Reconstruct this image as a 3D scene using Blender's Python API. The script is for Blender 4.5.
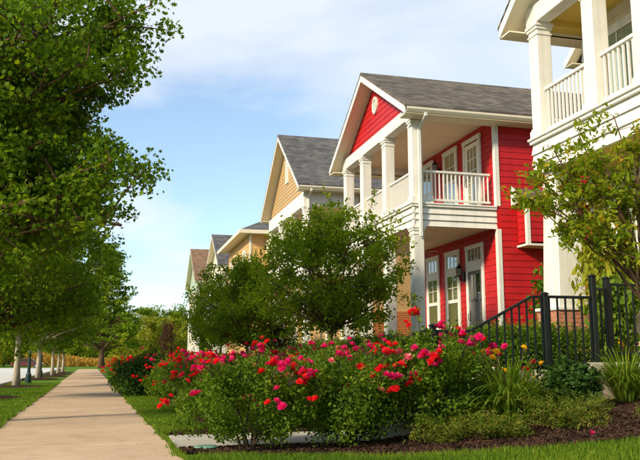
import bpy, bmesh, math, random
import numpy as np
from math import radians, sin, cos, pi, atan2, sqrt, tan

for o in list(bpy.data.objects): bpy.data.objects.remove(o)
sc = bpy.context.scene
col = sc.collection

# ---------------------------------------------------------------- camera
F_PX = 760.0
cam = bpy.data.cameras.new('camera'); cam_o = bpy.data.objects.new('camera', cam); col.objects.link(cam_o)
cam.sensor_width = 36.0; cam.lens = F_PX/640*36; cam.clip_start = 0.1; cam.clip_end = 6000
cam_o.location = (0, 0, 1.0)
cam_o.rotation_euler = (radians(90+9.12), 0, radians(-14.705))
cam.dof.use_dof = True; cam.dof.focus_distance = 13.0; cam.dof.aperture_fstop = 4.0
sc.camera = cam_o

# ---------------------------------------------------------------- sky and sun
SUN_EL = radians(27); SUN_AZ = radians(206)       # angle of the direction TOWARDS the sun, counter-clockwise from +X
sv = (cos(SUN_EL)*cos(SUN_AZ), cos(SUN_EL)*sin(SUN_AZ), sin(SUN_EL))
world = bpy.data.worlds.new('World'); sc.world = world; world.use_nodes = True
nt = world.node_tree; N = nt.nodes; L = nt.links
for n in list(N): N.remove(n)
wo = N.new('ShaderNodeOutputWorld'); bg = N.new('ShaderNodeBackground'); L.new(bg.outputs[0], wo.inputs[0])
sky = N.new('ShaderNodeTexSky'); sky.sky_type = 'NISHITA'; sky.sun_disc = False
sky.sun_elevation = SUN_EL; sky.sun_rotation = radians(90) - SUN_AZ
sky.air_density = 1.0; sky.dust_density = 0.15; sky.ozone_density = 1.0
CLOUD_SEED = 5.1
tc = N.new('ShaderNodeTexCoord')
sep = N.new('ShaderNodeSeparateXYZ'); L.new(tc.outputs['Generated'], sep.inputs[0])
mz = N.new('ShaderNodeMath'); mz.operation = 'ADD'; mz.inputs[1].default_value = 0.16; L.new(sep.outputs[2], mz.inputs[0])
mx = N.new('ShaderNodeMath'); mx.operation = 'MAXIMUM'; mx.inputs[1].default_value = 0.08; L.new(mz.outputs[0], mx.inputs[0])
dx = N.new('ShaderNodeMath'); dx.operation = 'DIVIDE'; L.new(sep.outputs[0], dx.inputs[0]); L.new(mx.outputs[0], dx.inputs[1])
dy = N.new('ShaderNodeMath'); dy.operation = 'DIVIDE'; L.new(sep.outputs[1], dy.inputs[0]); L.new(mx.outputs[0], dy.inputs[1])
cb = N.new('ShaderNodeCombineXYZ'); L.new(dx.outputs[0], cb.inputs[0]); L.new(dy.outputs[0], cb.inputs[1]); cb.inputs[2].default_value = CLOUD_SEED
n1 = N.new('ShaderNodeTexNoise'); n1.inputs['Scale'].default_value = 0.95; n1.inputs['Detail'].default_value = 7; n1.inputs['Roughness'].default_value = 0.52; n1.inputs['Distortion'].default_value = 0.5
L.new(cb.outputs[0], n1.inputs['Vector'])
rp = N.new('ShaderNodeValToRGB'); rp.color_ramp.elements[0].position = 0.42; rp.color_ramp.elements[0].color = (0.16, 0.16, 0.16, 1)
rp.color_ramp.elements[1].position = 0.64; rp.color_ramp.elements[1].color = (0.85, 0.85, 0.85, 1)
L.new(n1.outputs[0], rp.inputs[0])
gain = N.new('ShaderNodeMixRGB'); gain.blend_type = 'MULTIPLY'; gain.inputs[0].default_value = 1; gain.inputs[2].default_value = (0.63, 0.72, 0.76, 1)
L.new(sky.outputs[0], gain.inputs[1])
mixc = N.new('ShaderNodeMixRGB'); L.new(rp.outputs[0], mixc.inputs[0]); L.new(gain.outputs[0], mixc.inputs[1]); mixc.inputs[2].default_value = (3.25, 3.42, 3.65, 1)
L.new(mixc.outputs[0], bg.inputs[0]); bg.inputs[1].default_value = 0.15
sun = bpy.data.lights.new('sun', 'SUN'); sun.energy = 3.4; sun.angle = radians(7); sun.color = (1.0, 0.86, 0.64)
sun_o = bpy.data.objects.new('sun', sun); col.objects.link(sun_o); sun_o.location = (-20, -10, 30)
from mathutils import Vector, Matrix, Euler
sun_o.rotation_euler = Vector(sv).to_track_quat('Z', 'Y').to_euler()
vs = sc.view_settings
vs.view_transform = 'Standard'; vs.look = 'None'; vs.exposure = 0.98; vs.gamma = 1.0; vs.use_curve_mapping = False
sc.render.resolution_x = 1024; sc.render.resolution_y = 736

# ---------------------------------------------------------------- materials
def mat(name, c, rough=0.6, var=0.0, vscale=3.0, bump=0.0, bscale=30.0, spec=0.3, c2=None, detail=5, metallic=0.0, stretch=None, streak=0.0):
    m = bpy.data.materials.new(name); m.use_nodes = True
    t = m.node_tree; b = t.nodes['Principled BSDF']
    b.inputs['Roughness'].default_value = rough; b.inputs['Specular IOR Level'].default_value = spec; b.inputs['Metallic'].default_value = metallic
    b.inputs['Base Color'].default_value = (*c, 1)
    if var or c2 or bump:
        co = t.nodes.new('ShaderNodeTexCoord'); src = co.outputs['Object']
        if stretch:
            mp = t.nodes.new('ShaderNodeMapping'); mp.inputs['Scale'].default_value = stretch; t.links.new(src, mp.inputs[0]); src = mp.outputs[0]
    if var or c2:
        n = t.nodes.new('ShaderNodeTexNoise'); n.inputs['Scale'].default_value = vscale; n.inputs['Detail'].default_value = detail; n.inputs['Roughness'].default_value = 0.6
        t.links.new(src, n.inputs['Vector'])
        r = t.nodes.new('ShaderNodeValToRGB'); t.links.new(n.outputs[0], r.inputs[0])
        a = c if c2 else tuple(max(0, x*(1-var)) for x in c); d = c2 if c2 else tuple(min(1, x*(1+var)) for x in c)
        r.color_ramp.elements[0].position = 0.3; r.color_ramp.elements[0].color = (*a, 1)
        r.color_ramp.elements[1].position = 0.7; r.color_ramp.elements[1].color = (*d, 1)
        t.links.new(r.outputs[0], b.inputs['Base Color'])
    if streak and (var or c2):
        mp2 = t.nodes.new('ShaderNodeMapping'); mp2.inputs['Scale'].default_value = (7, 7, 0.55); t.links.new(co.outputs['Object'], mp2.inputs[0])
        n3 = t.nodes.new('ShaderNodeTexNoise'); n3.inputs['Scale'].default_value = 1.0; n3.inputs['Detail'].default_value = 8; n3.inputs['Roughness'].default_value = 0.7; t.links.new(mp2.outputs[0], n3.inputs['Vector'])
        r3 = t.nodes.new('ShaderNodeValToRGB'); r3.color_ramp.elements[0].position = 0.34; r3.color_ramp.elements[0].color = (1-streak, 1-streak*1.1, 1-streak*1.25, 1); r3.color_ramp.elements[1].position = 0.56; r3.color_ramp.elements[1].color = (1, 1, 1, 1); t.links.new(n3.outputs[0], r3.inputs[0])
        mm = t.nodes.new('ShaderNodeMixRGB'); mm.blend_type = 'MULTIPLY'; mm.inputs[0].default_value = 1; t.links.new(r.outputs[0], mm.inputs[1]); t.links.new(r3.outputs[0], mm.inputs[2]); t.links.new(mm.outputs[0], b.inputs['Base Color'])
    if bump:
        n2 = t.nodes.new('ShaderNodeTexNoise'); n2.inputs['Scale'].default_value = bscale; n2.inputs['Detail'].default_value = 6
        t.links.new(src, n2.inputs['Vector'])
        bp = t.nodes.new('ShaderNodeBump'); bp.inputs['Strength'].default_value = bump; bp.inputs['Distance'].default_value = 0.02
        t.links.new(n2.outputs[0], bp.inputs['Height']); t.links.new(bp.outputs[0], b.inputs['Normal'])
    return m

def leafmat(name, dark, mid, light, trans=0.35, rough=0.6):
    m = bpy.data.materials.new(name); m.use_nodes = True
    t = m.node_tree; b = t.nodes['Principled BSDF']; out = t.nodes['Material Output']
    a = t.nodes.new('ShaderNodeAttribute'); a.attribute_name = 'tint'
    r = t.nodes.new('ShaderNodeValToRGB'); t.links.new(a.outputs['Fac'], r.inputs[0])
    e = r.color_ramp.elements; e[0].position = 0.0; e[0].color = (*dark, 1); e[1].position = 1.0; e[1].color = (*light, 1)
    k = e.new(0.55); k.color = (*mid, 1)
    t.links.new(r.outputs[0], b.inputs['Base Color']); b.inputs['Roughness'].default_value = rough; b.inputs['Specular IOR Level'].default_value = 0.12
    tr = t.nodes.new('ShaderNodeBsdfTranslucent')
    hs = t.nodes.new('ShaderNodeMixRGB'); hs.blend_type = 'MULTIPLY'; hs.inputs[0].default_value = 1; hs.inputs[2].default_value = (1.6, 1.5, 0.7, 1)
    t.links.new(r.outputs[0], hs.inputs[1]); t.links.new(hs.outputs[0], tr.inputs[0])
    mx = t.nodes.new('ShaderNodeMixShader'); mx.inputs[0].default_value = trans
    t.links.new(b.outputs[0], mx.inputs[1]); t.links.new(tr.outputs[0], mx.inputs[2]); t.links.new(mx.outputs[0], out.inputs[0])
    return m

def shingle(name, c1, c2, slope):
    m = bpy.data.materials.new(name); m.use_nodes = True
    t = m.node_tree; b = t.nodes['Principled BSDF']; b.inputs['Roughness'].default_value = 0.9; b.inputs['Specular IOR Level'].default_value = 0.15
    co = t.nodes.new('ShaderNodeTexCoord'); s = t.nodes.new('ShaderNodeSeparateXYZ'); t.links.new(co.outputs['Object'], s.inputs[0])
    k = t.nodes.new('ShaderNodeMath'); k.operation = 'MULTIPLY'; k.inputs[1].default_value = 1/sin(slope); t.links.new(s.outputs[2], k.inputs[0])
    cbn = t.nodes.new('ShaderNodeCombineXYZ'); t.links.new(s.outputs[0], cbn.inputs[0]); t.links.new(k.outputs[0], cbn.inputs[1])
    br = t.nodes.new('ShaderNodeTexBrick'); t.links.new(cbn.outputs[0], br.inputs['Vector'])
    br.inputs['Scale'].default_value = 1.0; br.inputs['Brick Width'].default_value = 0.26; br.inputs['Row Height'].default_value = 0.14
    br.inputs['Mortar Size'].default_value = 0.008; br.inputs['Mortar Smooth'].default_value = 0.3; br.inputs['Bias'].default_value = 0.0
    br.inputs['Color1'].default_value = (*c1, 1); br.inputs['Color2'].default_value = (*c2, 1); br.inputs['Mortar'].default_value = (*[x*0.45 for x in c1], 1)
    n = t.nodes.new('ShaderNodeTexNoise'); n.inputs['Scale'].default_value = 2.2; n.inputs['Detail'].default_value = 6; t.links.new(co.outputs['Object'], n.inputs['Vector'])
    r = t.nodes.new('ShaderNodeValToRGB'); r.color_ramp.elements[0].position = 0.3; r.color_ramp.elements[0].color = (0.7, 0.7, 0.72, 1)
    r.color_ramp.elements[1].position = 0.72; r.color_ramp.elements[1].color = (1.25, 1.2, 1.1, 1); t.links.new(n.outputs[0], r.inputs[0])
    mu = t.nodes.new('ShaderNodeMixRGB'); mu.blend_type = 'MULTIPLY'; mu.inputs[0].default_value = 1
    t.links.new(br.outputs['Color'], mu.inputs[1]); t.links.new(r.outputs[0], mu.inputs[2]); t.links.new(mu.outputs[0], b.inputs['Base Color'])
    bp = t.nodes.new('ShaderNodeBump'); bp.inputs['Strength'].default_value = 0.6; bp.inputs['Distance'].default_value = 0.02; bp.invert = True
    t.links.new(br.outputs['Fac'], bp.inputs['Height']); t.links.new(bp.outputs[0], b.inputs['Normal'])
    return m

M = {}
M['red'] = mat('red_paint', (0.42, 0.009, 0.011), 0.5, 0.13, 1.6, 0.08, 60, 0.35, stretch=(0.7, 0.7, 2), streak=0.16)
M['white'] = mat('white_trim_paint', (0.66, 0.64, 0.575), 0.45, 0.06, 2.5, 0.03, 40, 0.35, streak=0.13)
M['cream'] = mat('cream_trim_paint', (0.68, 0.61, 0.46), 0.5, 0.04, 1.5, 0.03, 40)
M['cream_siding'] = mat('cream_siding_paint', (0.68, 0.63, 0.50), 0.55, 0.05, 1.2, 0.06, 60, stretch=(0.4, 0.4, 3), streak=0.12)
M['ceiling_tan'] = mat('tan_ceiling_bounce', (0.66, 0.50, 0.33), 0.6, 0.05, 2)  # warm bounce light under the porches is put into this tan
M['ceiling_gold'] = mat('golden_ceiling_beam_bounce', (0.60, 0.42, 0.09), 0.6, 0.06, 2)  # even gold for the ceiling; on the side beams it holds bounced light
M['tan'] = mat('tan_siding_paint', (0.40, 0.26, 0.115), 0.55, 0.06, 1.2, 0.06, 60, stretch=(0.4, 0.4, 3))
M['orange'] = mat('ochre_siding_paint', (0.55, 0.32, 0.12), 0.55, 0.07, 1.2, 0.06, 60, stretch=(0.4, 0.4, 3))
M['pale'] = mat('pale_siding_paint', (0.66, 0.58, 0.44), 0.55, 0.05, 1.2)
M['green_siding'] = mat('sage_siding_paint', (0.32, 0.40, 0.30), 0.55, 0.05, 1.2)
M['roof_red'] = shingle('weathered_shingles', (0.085, 0.078, 0.07), (0.17, 0.15, 0.125), atan2(2.18, 3.73))
M['roof_grey'] = shingle('grey_shingles', (0.085, 0.085, 0.09), (0.15, 0.15, 0.15), atan2(3, 4))
M['roof_brown'] = shingle('brown_shingles', (0.19, 0.115, 0.075), (0.27, 0.17, 0.11), atan2(3, 4))
M['iron'] = mat('black_iron_paint', (0.006, 0.009, 0.009), 0.45, 0.2, 20, 0.05, 80, 0.25)
M['green_iron'] = mat('dark_green_post_paint', (0.012, 0.035, 0.03), 0.4, 0.2, 20, 0.05, 80)
M['brick'] = mat('red_brick', (0.28, 0.085, 0.045), 0.85, 0.3, 4.5, 0.3, 60, 0.2, c2=(0.50, 0.24, 0.14))
M['brick_dark'] = mat('orange_brick', (0.34, 0.11, 0.035), 0.85, 0.3, 4.5, 0.3, 60, 0.2, c2=(0.46, 0.17, 0.06))
M['mortar'] = mat('mortar', (0.55, 0.47, 0.36), 0.9, 0.12, 20, 0.3, 80, 0.1)
M['concrete'] = mat('pavement_concrete', (0.40, 0.30, 0.21), 0.85, 0.3, 1.1, 0.35, 160, 0.2, c2=(0.53, 0.41, 0.30), detail=10)
M['concrete2'] = mat('walk_concrete', (0.36, 0.335, 0.27), 0.85, 0.3, 1.3, 0.3, 160, 0.2, c2=(0.48, 0.445, 0.365), detail=10)
M['wallconc'] = mat('retaining_wall_concrete', (0.40, 0.36, 0.28), 0.9, 0.3, 2.5, 0.4, 70, 0.15, c2=(0.62, 0.56, 0.44), detail=9)
M['road'] = mat('road_concrete', (0.52, 0.50, 0.46), 0.9, 0.1, 0.25, 0.2, 60, 0.2, c2=(0.62, 0.60, 0.56))
M['lawn'] = mat('lawn_turf', (0.055, 0.13, 0.008), 0.9, 0.3, 0.9, 0.8, 45, 0.1, c2=(0.12, 0.21, 0.014), detail=9)
M['mulch'] = mat('bark_mulch', (0.016, 0.009, 0.006), 0.95, 0.4, 38, 1.0, 55, 0.1, c2=(0.075, 0.036, 0.022), detail=8)
M['chip'] = mat('bark_chip', (0.018, 0.010, 0.007), 0.9, 0.4, 3, 0.2, 50, 0.1, c2=(0.085, 0.045, 0.028))
M['bark'] = mat('grey_bark', (0.13, 0.105, 0.075), 0.9, 0.3, 5, 1.0, 22, 0.1, c2=(0.30, 0.25, 0.185), stretch=(3, 3, 0.6))
M['bark_pale'] = mat('pale_bark', (0.24, 0.21, 0.15), 0.9, 0.3, 5, 0.8, 22, 0.1, c2=(0.44, 0.39, 0.29), stretch=(3, 3, 0.6))
M['bark_dark'] = mat('brown_bark', (0.06, 0.035, 0.02), 0.9, 0.3, 6, 1.0, 25, 0.1, c2=(0.17, 0.10, 0.055), stretch=(3, 3, 0.6))
M['stem'] = mat('rose_stem', (0.05, 0.035, 0.02), 0.8, 0.3, 12)
M['door_grey'] = mat('grey_door_paint', (0.13, 0.125, 0.12), 0.45, 0.06, 3, 0.04, 40)
M['door_white'] = mat('white_door_paint', (0.74, 0.70, 0.60), 0.45, 0.03, 3)
M['blind'] = mat('window_blind', (0.50, 0.42, 0.26), 0.8, 0.08, 3)
M['interior'] = mat('dim_interior', (0.035, 0.03, 0.02), 0.9)
M['louver'] = mat('white_shutter_paint', (0.72, 0.74, 0.66), 0.5, 0.05, 3)
M['lamp_glass'] = mat('lantern_glass', (0.25, 0.23, 0.18), 0.1, spec=0.6)
M['brass'] = mat('dark_bronze', (0.03, 0.025, 0.02), 0.35, spec=0.5, metallic=0.6)
M['carpaint'] = mat('dark_red_car_paint', (0.09, 0.012, 0.012), 0.25, spec=0.6)
M['tyre'] = mat('tyre_rubber', (0.015, 0.015, 0.015), 0.8)
M['rim'] = mat('alloy_rim', (0.4, 0.4, 0.42), 0.3, metallic=0.8)
M['yellow_pad'] = mat('yellow_tactile_pad', (0.70, 0.42, 0.03), 0.8, 0.1, 5)
M['teal'] = mat('weathered_green_plastic', (0.16, 0.33, 0.24), 0.7, 0.2, 14)
def glassmat():
    m = bpy.data.materials.new('window_glass'); m.use_nodes = True
    t = m.node_tree; t.nodes.remove(t.nodes['Principled BSDF']); out = t.nodes['Material Output']
    g = t.nodes.new('ShaderNodeBsdfGlossy'); g.inputs['Roughness'].default_value = 0.03; g.inputs[0].default_value = (1, 1, 1, 1)
    tr = t.nodes.new('ShaderNodeBsdfTransparent'); tr.inputs[0].default_value = (0.80, 0.84, 0.78, 1)
    lw = t.nodes.new('ShaderNodeLayerWeight'); lw.inputs[0].default_value = 0.5
    pw = t.nodes.new('ShaderNodeMath'); pw.operation = 'POWER'; pw.inputs[1].default_value = 2.6; t.links.new(lw.outputs['Facing'], pw.inputs[0])
    fr = t.nodes.new('ShaderNodeMath'); fr.operation = 'MULTIPLY_ADD'; fr.inputs[1].default_value = 0.75; fr.inputs[2].default_value = 0.07; t.links.new(pw.outputs[0], fr.inputs[0])
    mx = t.nodes.new('ShaderNodeMixShader'); t.links.new(fr.outputs[0], mx.inputs[0]); t.links.new(tr.outputs[0], mx.inputs[1]); t.links.new(g.outputs[0], mx.inputs[2])
    t.links.new(mx.outputs[0], out.inputs[0]); return m
M['glass'] = glassmat()
M['maple'] = leafmat('maple_leaf', (0.044, 0.092, 0.004), (0.090, 0.168, 0.006), (0.225, 0.285, 0.011), 0.5)
M['midleaf'] = leafmat('small_tree_leaf', (0.08, 0.145, 0.005), (0.155, 0.24, 0.008), (0.30, 0.34, 0.013), 0.52)
M['farleaf'] = leafmat('far_leaf', (0.07, 0.14, 0.008), (0.13, 0.21, 0.012), (0.24, 0.29, 0.02), 0.42)
M['oakleaf'] = leafmat('broad_tree_leaf', (0.08, 0.15, 0.008), (0.16, 0.24, 0.012), (0.33, 0.33, 0.025), 0.48)
M['yellowleaf'] = leafmat('yellow_leaf', (0.16, 0.20, 0.015), (0.26, 0.28, 0.02), (0.45, 0.36, 0.03), 0.35)
M['autumn'] = leafmat('turning_leaf', (0.10, 0.16, 0.007), (0.20, 0.255, 0.011), (0.50, 0.26, 0.016), 0.5)
M['roseleaf'] = leafmat('rose_leaf', (0.045, 0.088, 0.006), (0.10, 0.178, 0.009), (0.235, 0.27, 0.015), 0.42)
M['boxleaf'] = leafmat('hedge_leaf', (0.045, 0.09, 0.006), (0.09, 0.165, 0.010), (0.21, 0.26, 0.015), 0.38)
M['darkleaf'] = leafmat('evergreen_leaf', (0.016, 0.045, 0.007), (0.036, 0.082, 0.012), (0.08, 0.13, 0.018), 0.28)
M['juniper'] = leafmat('juniper_needle', (0.05, 0.085, 0.009), (0.105, 0.145, 0.013), (0.26, 0.17, 0.03), 0.3)
M['lilyleaf'] = leafmat('lily_blade', (0.07, 0.13, 0.010), (0.12, 0.20, 0.015), (0.26, 0.28, 0.03), 0.4)
M['grassblade'] = leafmat('grass_blade', (0.045, 0.105, 0.006), (0.085, 0.165, 0.009), (0.20, 0.245, 0.02), 0.35)
M['litter'] = leafmat('dry_leaf', (0.10, 0.05, 0.015), (0.24, 0.12, 0.03), (0.42, 0.28, 0.06), 0.2)
M['reed'] = leafmat('golden_reed', (0.28, 0.17, 0.03), (0.42, 0.24, 0.04), (0.50, 0.34, 0.07), 0.3)
M['purple'] = leafmat('purple_leaf', (0.035, 0.012, 0.014), (0.07, 0.02, 0.022), (0.13, 0.04, 0.035), 0.25)
M['petal_red'] = leafmat('red_petal', (0.50, 0.006, 0.012), (0.68, 0.012, 0.02), (0.80, 0.03, 0.03), 0.3)
M['petal_pink'] = leafmat('magenta_petal', (0.48, 0.006, 0.09), (0.66, 0.014, 0.15), (0.82, 0.06, 0.24), 0.3)
M['petal_fade'] = leafmat('faded_pink_petal', (0.55, 0.08, 0.12), (0.70, 0.16, 0.20), (0.80, 0.30, 0.26), 0.3)
M['petal_yellow'] = leafmat('yellow_petal', (0.70, 0.36, 0.008), (0.80, 0.48, 0.012), (0.85, 0.60, 0.03), 0.3)
M['petal_maroon'] = leafmat('maroon_petal', (0.25, 0.01, 0.02), (0.36, 0.015, 0.03), (0.45, 0.03, 0.04), 0.3)

# ---------------------------------------------------------------- builders
ORG = {}
class MB:
    def __init__(s): s.v = []; s.f = []
    def add(s, vs, fs):
        b = len(s.v); s.v += [tuple(p) for p in vs]; s.f += [tuple(b+i for i in f) for f in fs]; return s
    def box(s, x0, x1, y0, y1, z0, z1):
        return s.add([(x0,y0,z0),(x1,y0,z0),(x1,y1,z0),(x0,y1,z0),(x0,y0,z1),(x1,y0,z1),(x1,y1,z1),(x0,y1,z1)],
            [(0,3,2,1),(4,5,6,7),(0,1,5,4),(1,2,6,5),(2,3,7,6),(3,0,4,7)])
    def hexa(s, p): # 8 points, bottom ring then top ring
        return s.add(p, [(0,3,2,1),(4,5,6,7),(0,1,5,4),(1,2,6,5),(2,3,7,6),(3,0,4,7)])
    def prism(s, poly, axis, a, b):  # poly of (p,q) in the two other axes in order, extruded along axis
        n = len(poly)
        def P(p, q, t): return {'x': (t, p, q), 'y': (p, t, q), 'z': (p, q, t)}[axis]
        vs_ = [P(p, q, a) for p, q in poly] + [P(p, q, b) for p, q in poly]
        return s.add(vs_, [tuple(range(n))[::-1], tuple(range(n, 2*n))] + [(i, (i+1) % n, n+(i+1) % n, n+i) for i in range(n)])
    def tube(s, pts, rad, n=6, cap=True):
        pts = [Vector(p) for p in pts]; rings = []; b = len(s.v); ref = Vector((0.3, 0.8, 0.1)).normalized()
        for i, p in enumerate(pts):
            d = (pts[min(i+1, len(pts)-1)] - pts[max(i-1, 0)]).normalized()
            if abs(d.dot(ref)) > 0.95: ref = Vector((0.9, -0.3, 0.2)).normalized()
            u = (ref - d*ref.dot(d)).normalized(); w = d.cross(u); r = rad[i] if hasattr(rad, '__len__') else rad
            for k in range(n):
                a = 2*pi*k/n; s.v.append(tuple(p + u*(r*cos(a)) + w*(r*sin(a))))
        for i in range(len(pts)-1):
            for k in range(n):
                s.f.append((b+i*n+k, b+i*n+(k+1) % n, b+(i+1)*n+(k+1) % n, b+(i+1)*n+k))
        if cap: s.f.append(tuple(b+k for k in range(n))[::-1]); s.f.append(tuple(b+(len(pts)-1)*n+k for k in range(n)))
        return s
    def lathe(s, prof, c, n=12):
        b = len(s.v)
        for r, z in prof:
            for k in range(n): s.v.append((c[0]+r*cos(2*pi*k/n), c[1]+r*sin(2*pi*k/n), c[2]+z))
        for i in range(len(prof)-1):
            for k in range(n): s.f.append((b+i*n+k, b+i*n+(k+1) % n, b+(i+1)*n+(k+1) % n, b+(i+1)*n+k))
        s.f.append(tuple(b+k for k in range(n))[::-1]); s.f.append(tuple(b+(len(prof)-1)*n+k for k in range(n)))
        return s
    def mesh(s, name, m, bevel=0, smooth=False, org=(0,0,0)):
        me = bpy.data.meshes.new(name)
        me.from_pydata([(p[0]-org[0], p[1]-org[1], p[2]-org[2]) for p in s.v], [], s.f)
        if bevel:
            bm = bmesh.new(); bm.from_mesh(me)
            bmesh.ops.bevel(bm, geom=[e for e in bm.edges if len(e.link_faces) == 2 and e.calc_face_angle(0) > 0.5], offset=bevel, segments=1, affect='EDGES', clamp_overlap=True)
            bm.to_mesh(me); bm.free()
        if smooth: me.polygons.foreach_set('use_smooth', [True]*len(me.polygons))
        me.materials.append(m if not isinstance(m, str) else M[m]); me.update()
        return me
    def build(s, name, m, parent=None, bevel=0, smooth=False, kind=None):
        org = ORG.get(parent.name, (0,0,0)) if parent else (0,0,0)
        o = bpy.data.objects.new(name, s.mesh(name, m, bevel, smooth, org)); col.objects.link(o)
        if parent: o.parent = parent; ORG[o.name] = org
        if kind: o['kind'] = kind
        return o
def put(name, me, parent, loc, rot=(0,0,0), scale=1.0):      # another object on shared mesh data
    o = bpy.data.objects.new(name, me); col.objects.link(o)
    org = ORG.get(parent.name, (0,0,0)) if parent else (0,0,0)
    o.location = (loc[0]-org[0], loc[1]-org[1], loc[2]-org[2]); o.rotation_euler = rot
    o.scale = (scale,)*3 if not hasattr(scale, '__len__') else scale
    if parent: o.parent = parent; ORG[o.name] = org
    return o
def tag(o, label, cat, group=None):
    o['label'] = label; o['category'] = cat
    if group: o['group'] = group
    return o
def thing(name, loc, label, cat, group=None, rz=0):
    o = bpy.data.objects.new(name, None); col.objects.link(o); o.location = loc; o.rotation_euler = (0,0,rz); o.empty_display_size = 0.2
    ORG[o.name] = tuple(loc); return tag(o, label, cat, group)
def struct(name, mb, m, bevel=0, smooth=False):
    o = mb.build(name, m, None, bevel, smooth); o['kind'] = 'structure'; return o

def leaf_mesh(name, cen, size, template, faces, m, rng, up=0.5, nrm=None, droop=0.0, tint=None, extra=None):
    """leaves: one small face set for each centre, turned at random with a bias of the normal upwards (or along nrm)"""
    n = len(cen); cen = np.asarray(cen, float); T = np.asarray(template, float); k = len(T)
    nv = rng.normal(size=(n,3)); nv /= np.linalg.norm(nv, axis=1)[:,None]
    base = np.array([0,0,1.0]) if nrm is None else nrm
    nv = nv*(1-up) + base*up; nv /= np.linalg.norm(nv, axis=1)[:,None]
    t = rng.normal(size=(n,3)); t[:,2] -= droop; t -= nv*(t*nv).sum(1)[:,None]; t /= np.linalg.norm(t, axis=1)[:,None]
    b = np.cross(nv, t)
    s = (np.asarray(size) if hasattr(size,'__len__') else size*rng.uniform(0.65,1.25,n))[:,None,None]
    V = cen[:,None,:] + s*(T[None,:,0:1]*b[:,None,:] + T[None,:,1:2]*t[:,None,:] + T[None,:,2:3]*nv[:,None,:])
    V = V.reshape(-1,3)
    fl = np.concatenate([np.asarray(f) for f in faces]); lens = np.array([len(f) for f in faces])
    loops = (np.arange(n)[:,None]*k + fl[None,:]).ravel()
    tot = np.tile(lens, n); starts = np.concatenate([[0], np.cumsum(tot)[:-1]])
    me = bpy.data.meshes.new(name)
    me.vertices.add(len(V)); me.vertices.foreach_set('co', V.ravel())
    me.loops.add(len(loops)); me.loops.foreach_set('vertex_index', loops.astype(np.int32))
    me.polygons.add(len(tot)); me.polygons.foreach_set('loop_start', starts.astype(np.int32)); me.polygons.foreach_set('loop_total', tot.astype(np.int32))
    tv = rng.beta(2,2.4,n) if tint is None else tint
    at = me.attributes.new('tint','FLOAT','FACE'); at.data.foreach_set('value', np.repeat(tv, len(faces)).astype(np.float32))
    me.materials.append(M[m]); me.update(calc_edges=True); me.validate()
    return me
L_SIMPLE = ([(0,-0.5,0),(0.30,-0.05,0.07),(0,0.5,-0.03),(-0.30,-0.05,0.07)], [(0,1,2),(0,2,3)])
L_OVAL = ([(0,-0.5,0),(0.26,-0.22,0.06),(0.27,0.14,0.06),(0,0.5,-0.05),(-0.27,0.14,0.06),(-0.26,-0.22,0.06)], [(0,1,2,3),(0,3,4,5)])
L_NARROW = ([(0,-0.5,0),(0.19,-0.2,0.05),(0.18,0.14,0.05),(0,0.55,-0.07),(-0.18,0.14,0.05),(-0.19,-0.2,0.05)], [(0,1,2,3),(0,3,4,5)])
def maple_t():
    out = [(0,-0.42),(0.16,-0.30),(0.42,-0.34),(0.33,-0.12),(0.55,0.10),(0.30,0.10),(0.24,0.18),(0.10,0.20),(0,0.55)]
    pts = out + [(-x,y) for x,y in out[1:-1][::-1]]
    n = len(pts); T = [(x,y,0.22*abs(x)-0.30*x*x*0-0.16*(y>0.3)-0.10*(abs(x)>0.4)) for x,y in pts] + [(0,-0.05,-0.02)]
    return T, [(n,i,(i+1)%n) for i in range(n)]
L_MAPLE = maple_t()
L_STAR = ([(0,-0.4,0),(0.36,-0.28,0.05),(0.22,-0.02,0.02),(0.5,0.16,0.06),(0.16,0.18,0),(0,0.55,-0.04),(-0.16,0.18,0),(-0.5,0.16,0.06),(-0.22,-0.02,0.02),(-0.36,-0.28,0.05)],
          [(0,1,2,8,9),(2,3,4,6,7,8),(4,5,6)])

# ---------------------------------------------------------------- terrain
def sm(t): t = max(0.0, min(1.0, t)); return t*t*(3-2*t)
def XR(Y): return 0.95-0.033*Y           # right edge of the pavement
def XL(Y): return -1.28-0.034*Y          # left edge of the pavement
def base(Y): return -0.0115*max(-15.0, min(Y, 150.0))
def ground(X, Y):
    z = base(Y)
    if Y < 9.16: z += 0.47*sm((X-2.6)/3.9)*sm((Y+4)/10)
    elif Y < 10.75:
        z += 0.86 if X > 5.32 else 0.0
    else: z += 0.80*sm((X-2.6-max(0,(Y-20))*-0.01)/3.2)
    return z
xs = [-1500,-700,-350,-180,-100,-60,-40,-28,-20,-14,-10,-8] + [i*0.5 for i in range(-14, 5)] + [2.5+0.2*i for i in range(14)] + [5.3,5.34,5.6,5.9,6.2,6.5,6.8,7.2,8,9,11,14,18,25,40,70,120,220,500,1500]
ys = [-300,-100,-40,-15,-8,-4,-2,0] + [1+0.5*i for i in range(16)] + [9.0,9.15,9.17,9.5,10,10.5,10.74,10.76,11,11.5,12,13,14,15,16,18,20,22,25,28,32,36,40,46,52,60,70,80,95,110,130,150,170,200,260,400,800,1600,3000]
mb = MB()
for y in ys:
    for x in xs: mb.v.append((x, y, ground(x, y)))
w = len(xs)
for j in range(len(ys)-1):
    for i in range(w-1): mb.f.append((j*w+i, j*w+i+1, (j+1)*w+i+1, (j+1)*w+i))
struct('ground', mb, 'lawn', smooth=False)

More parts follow.
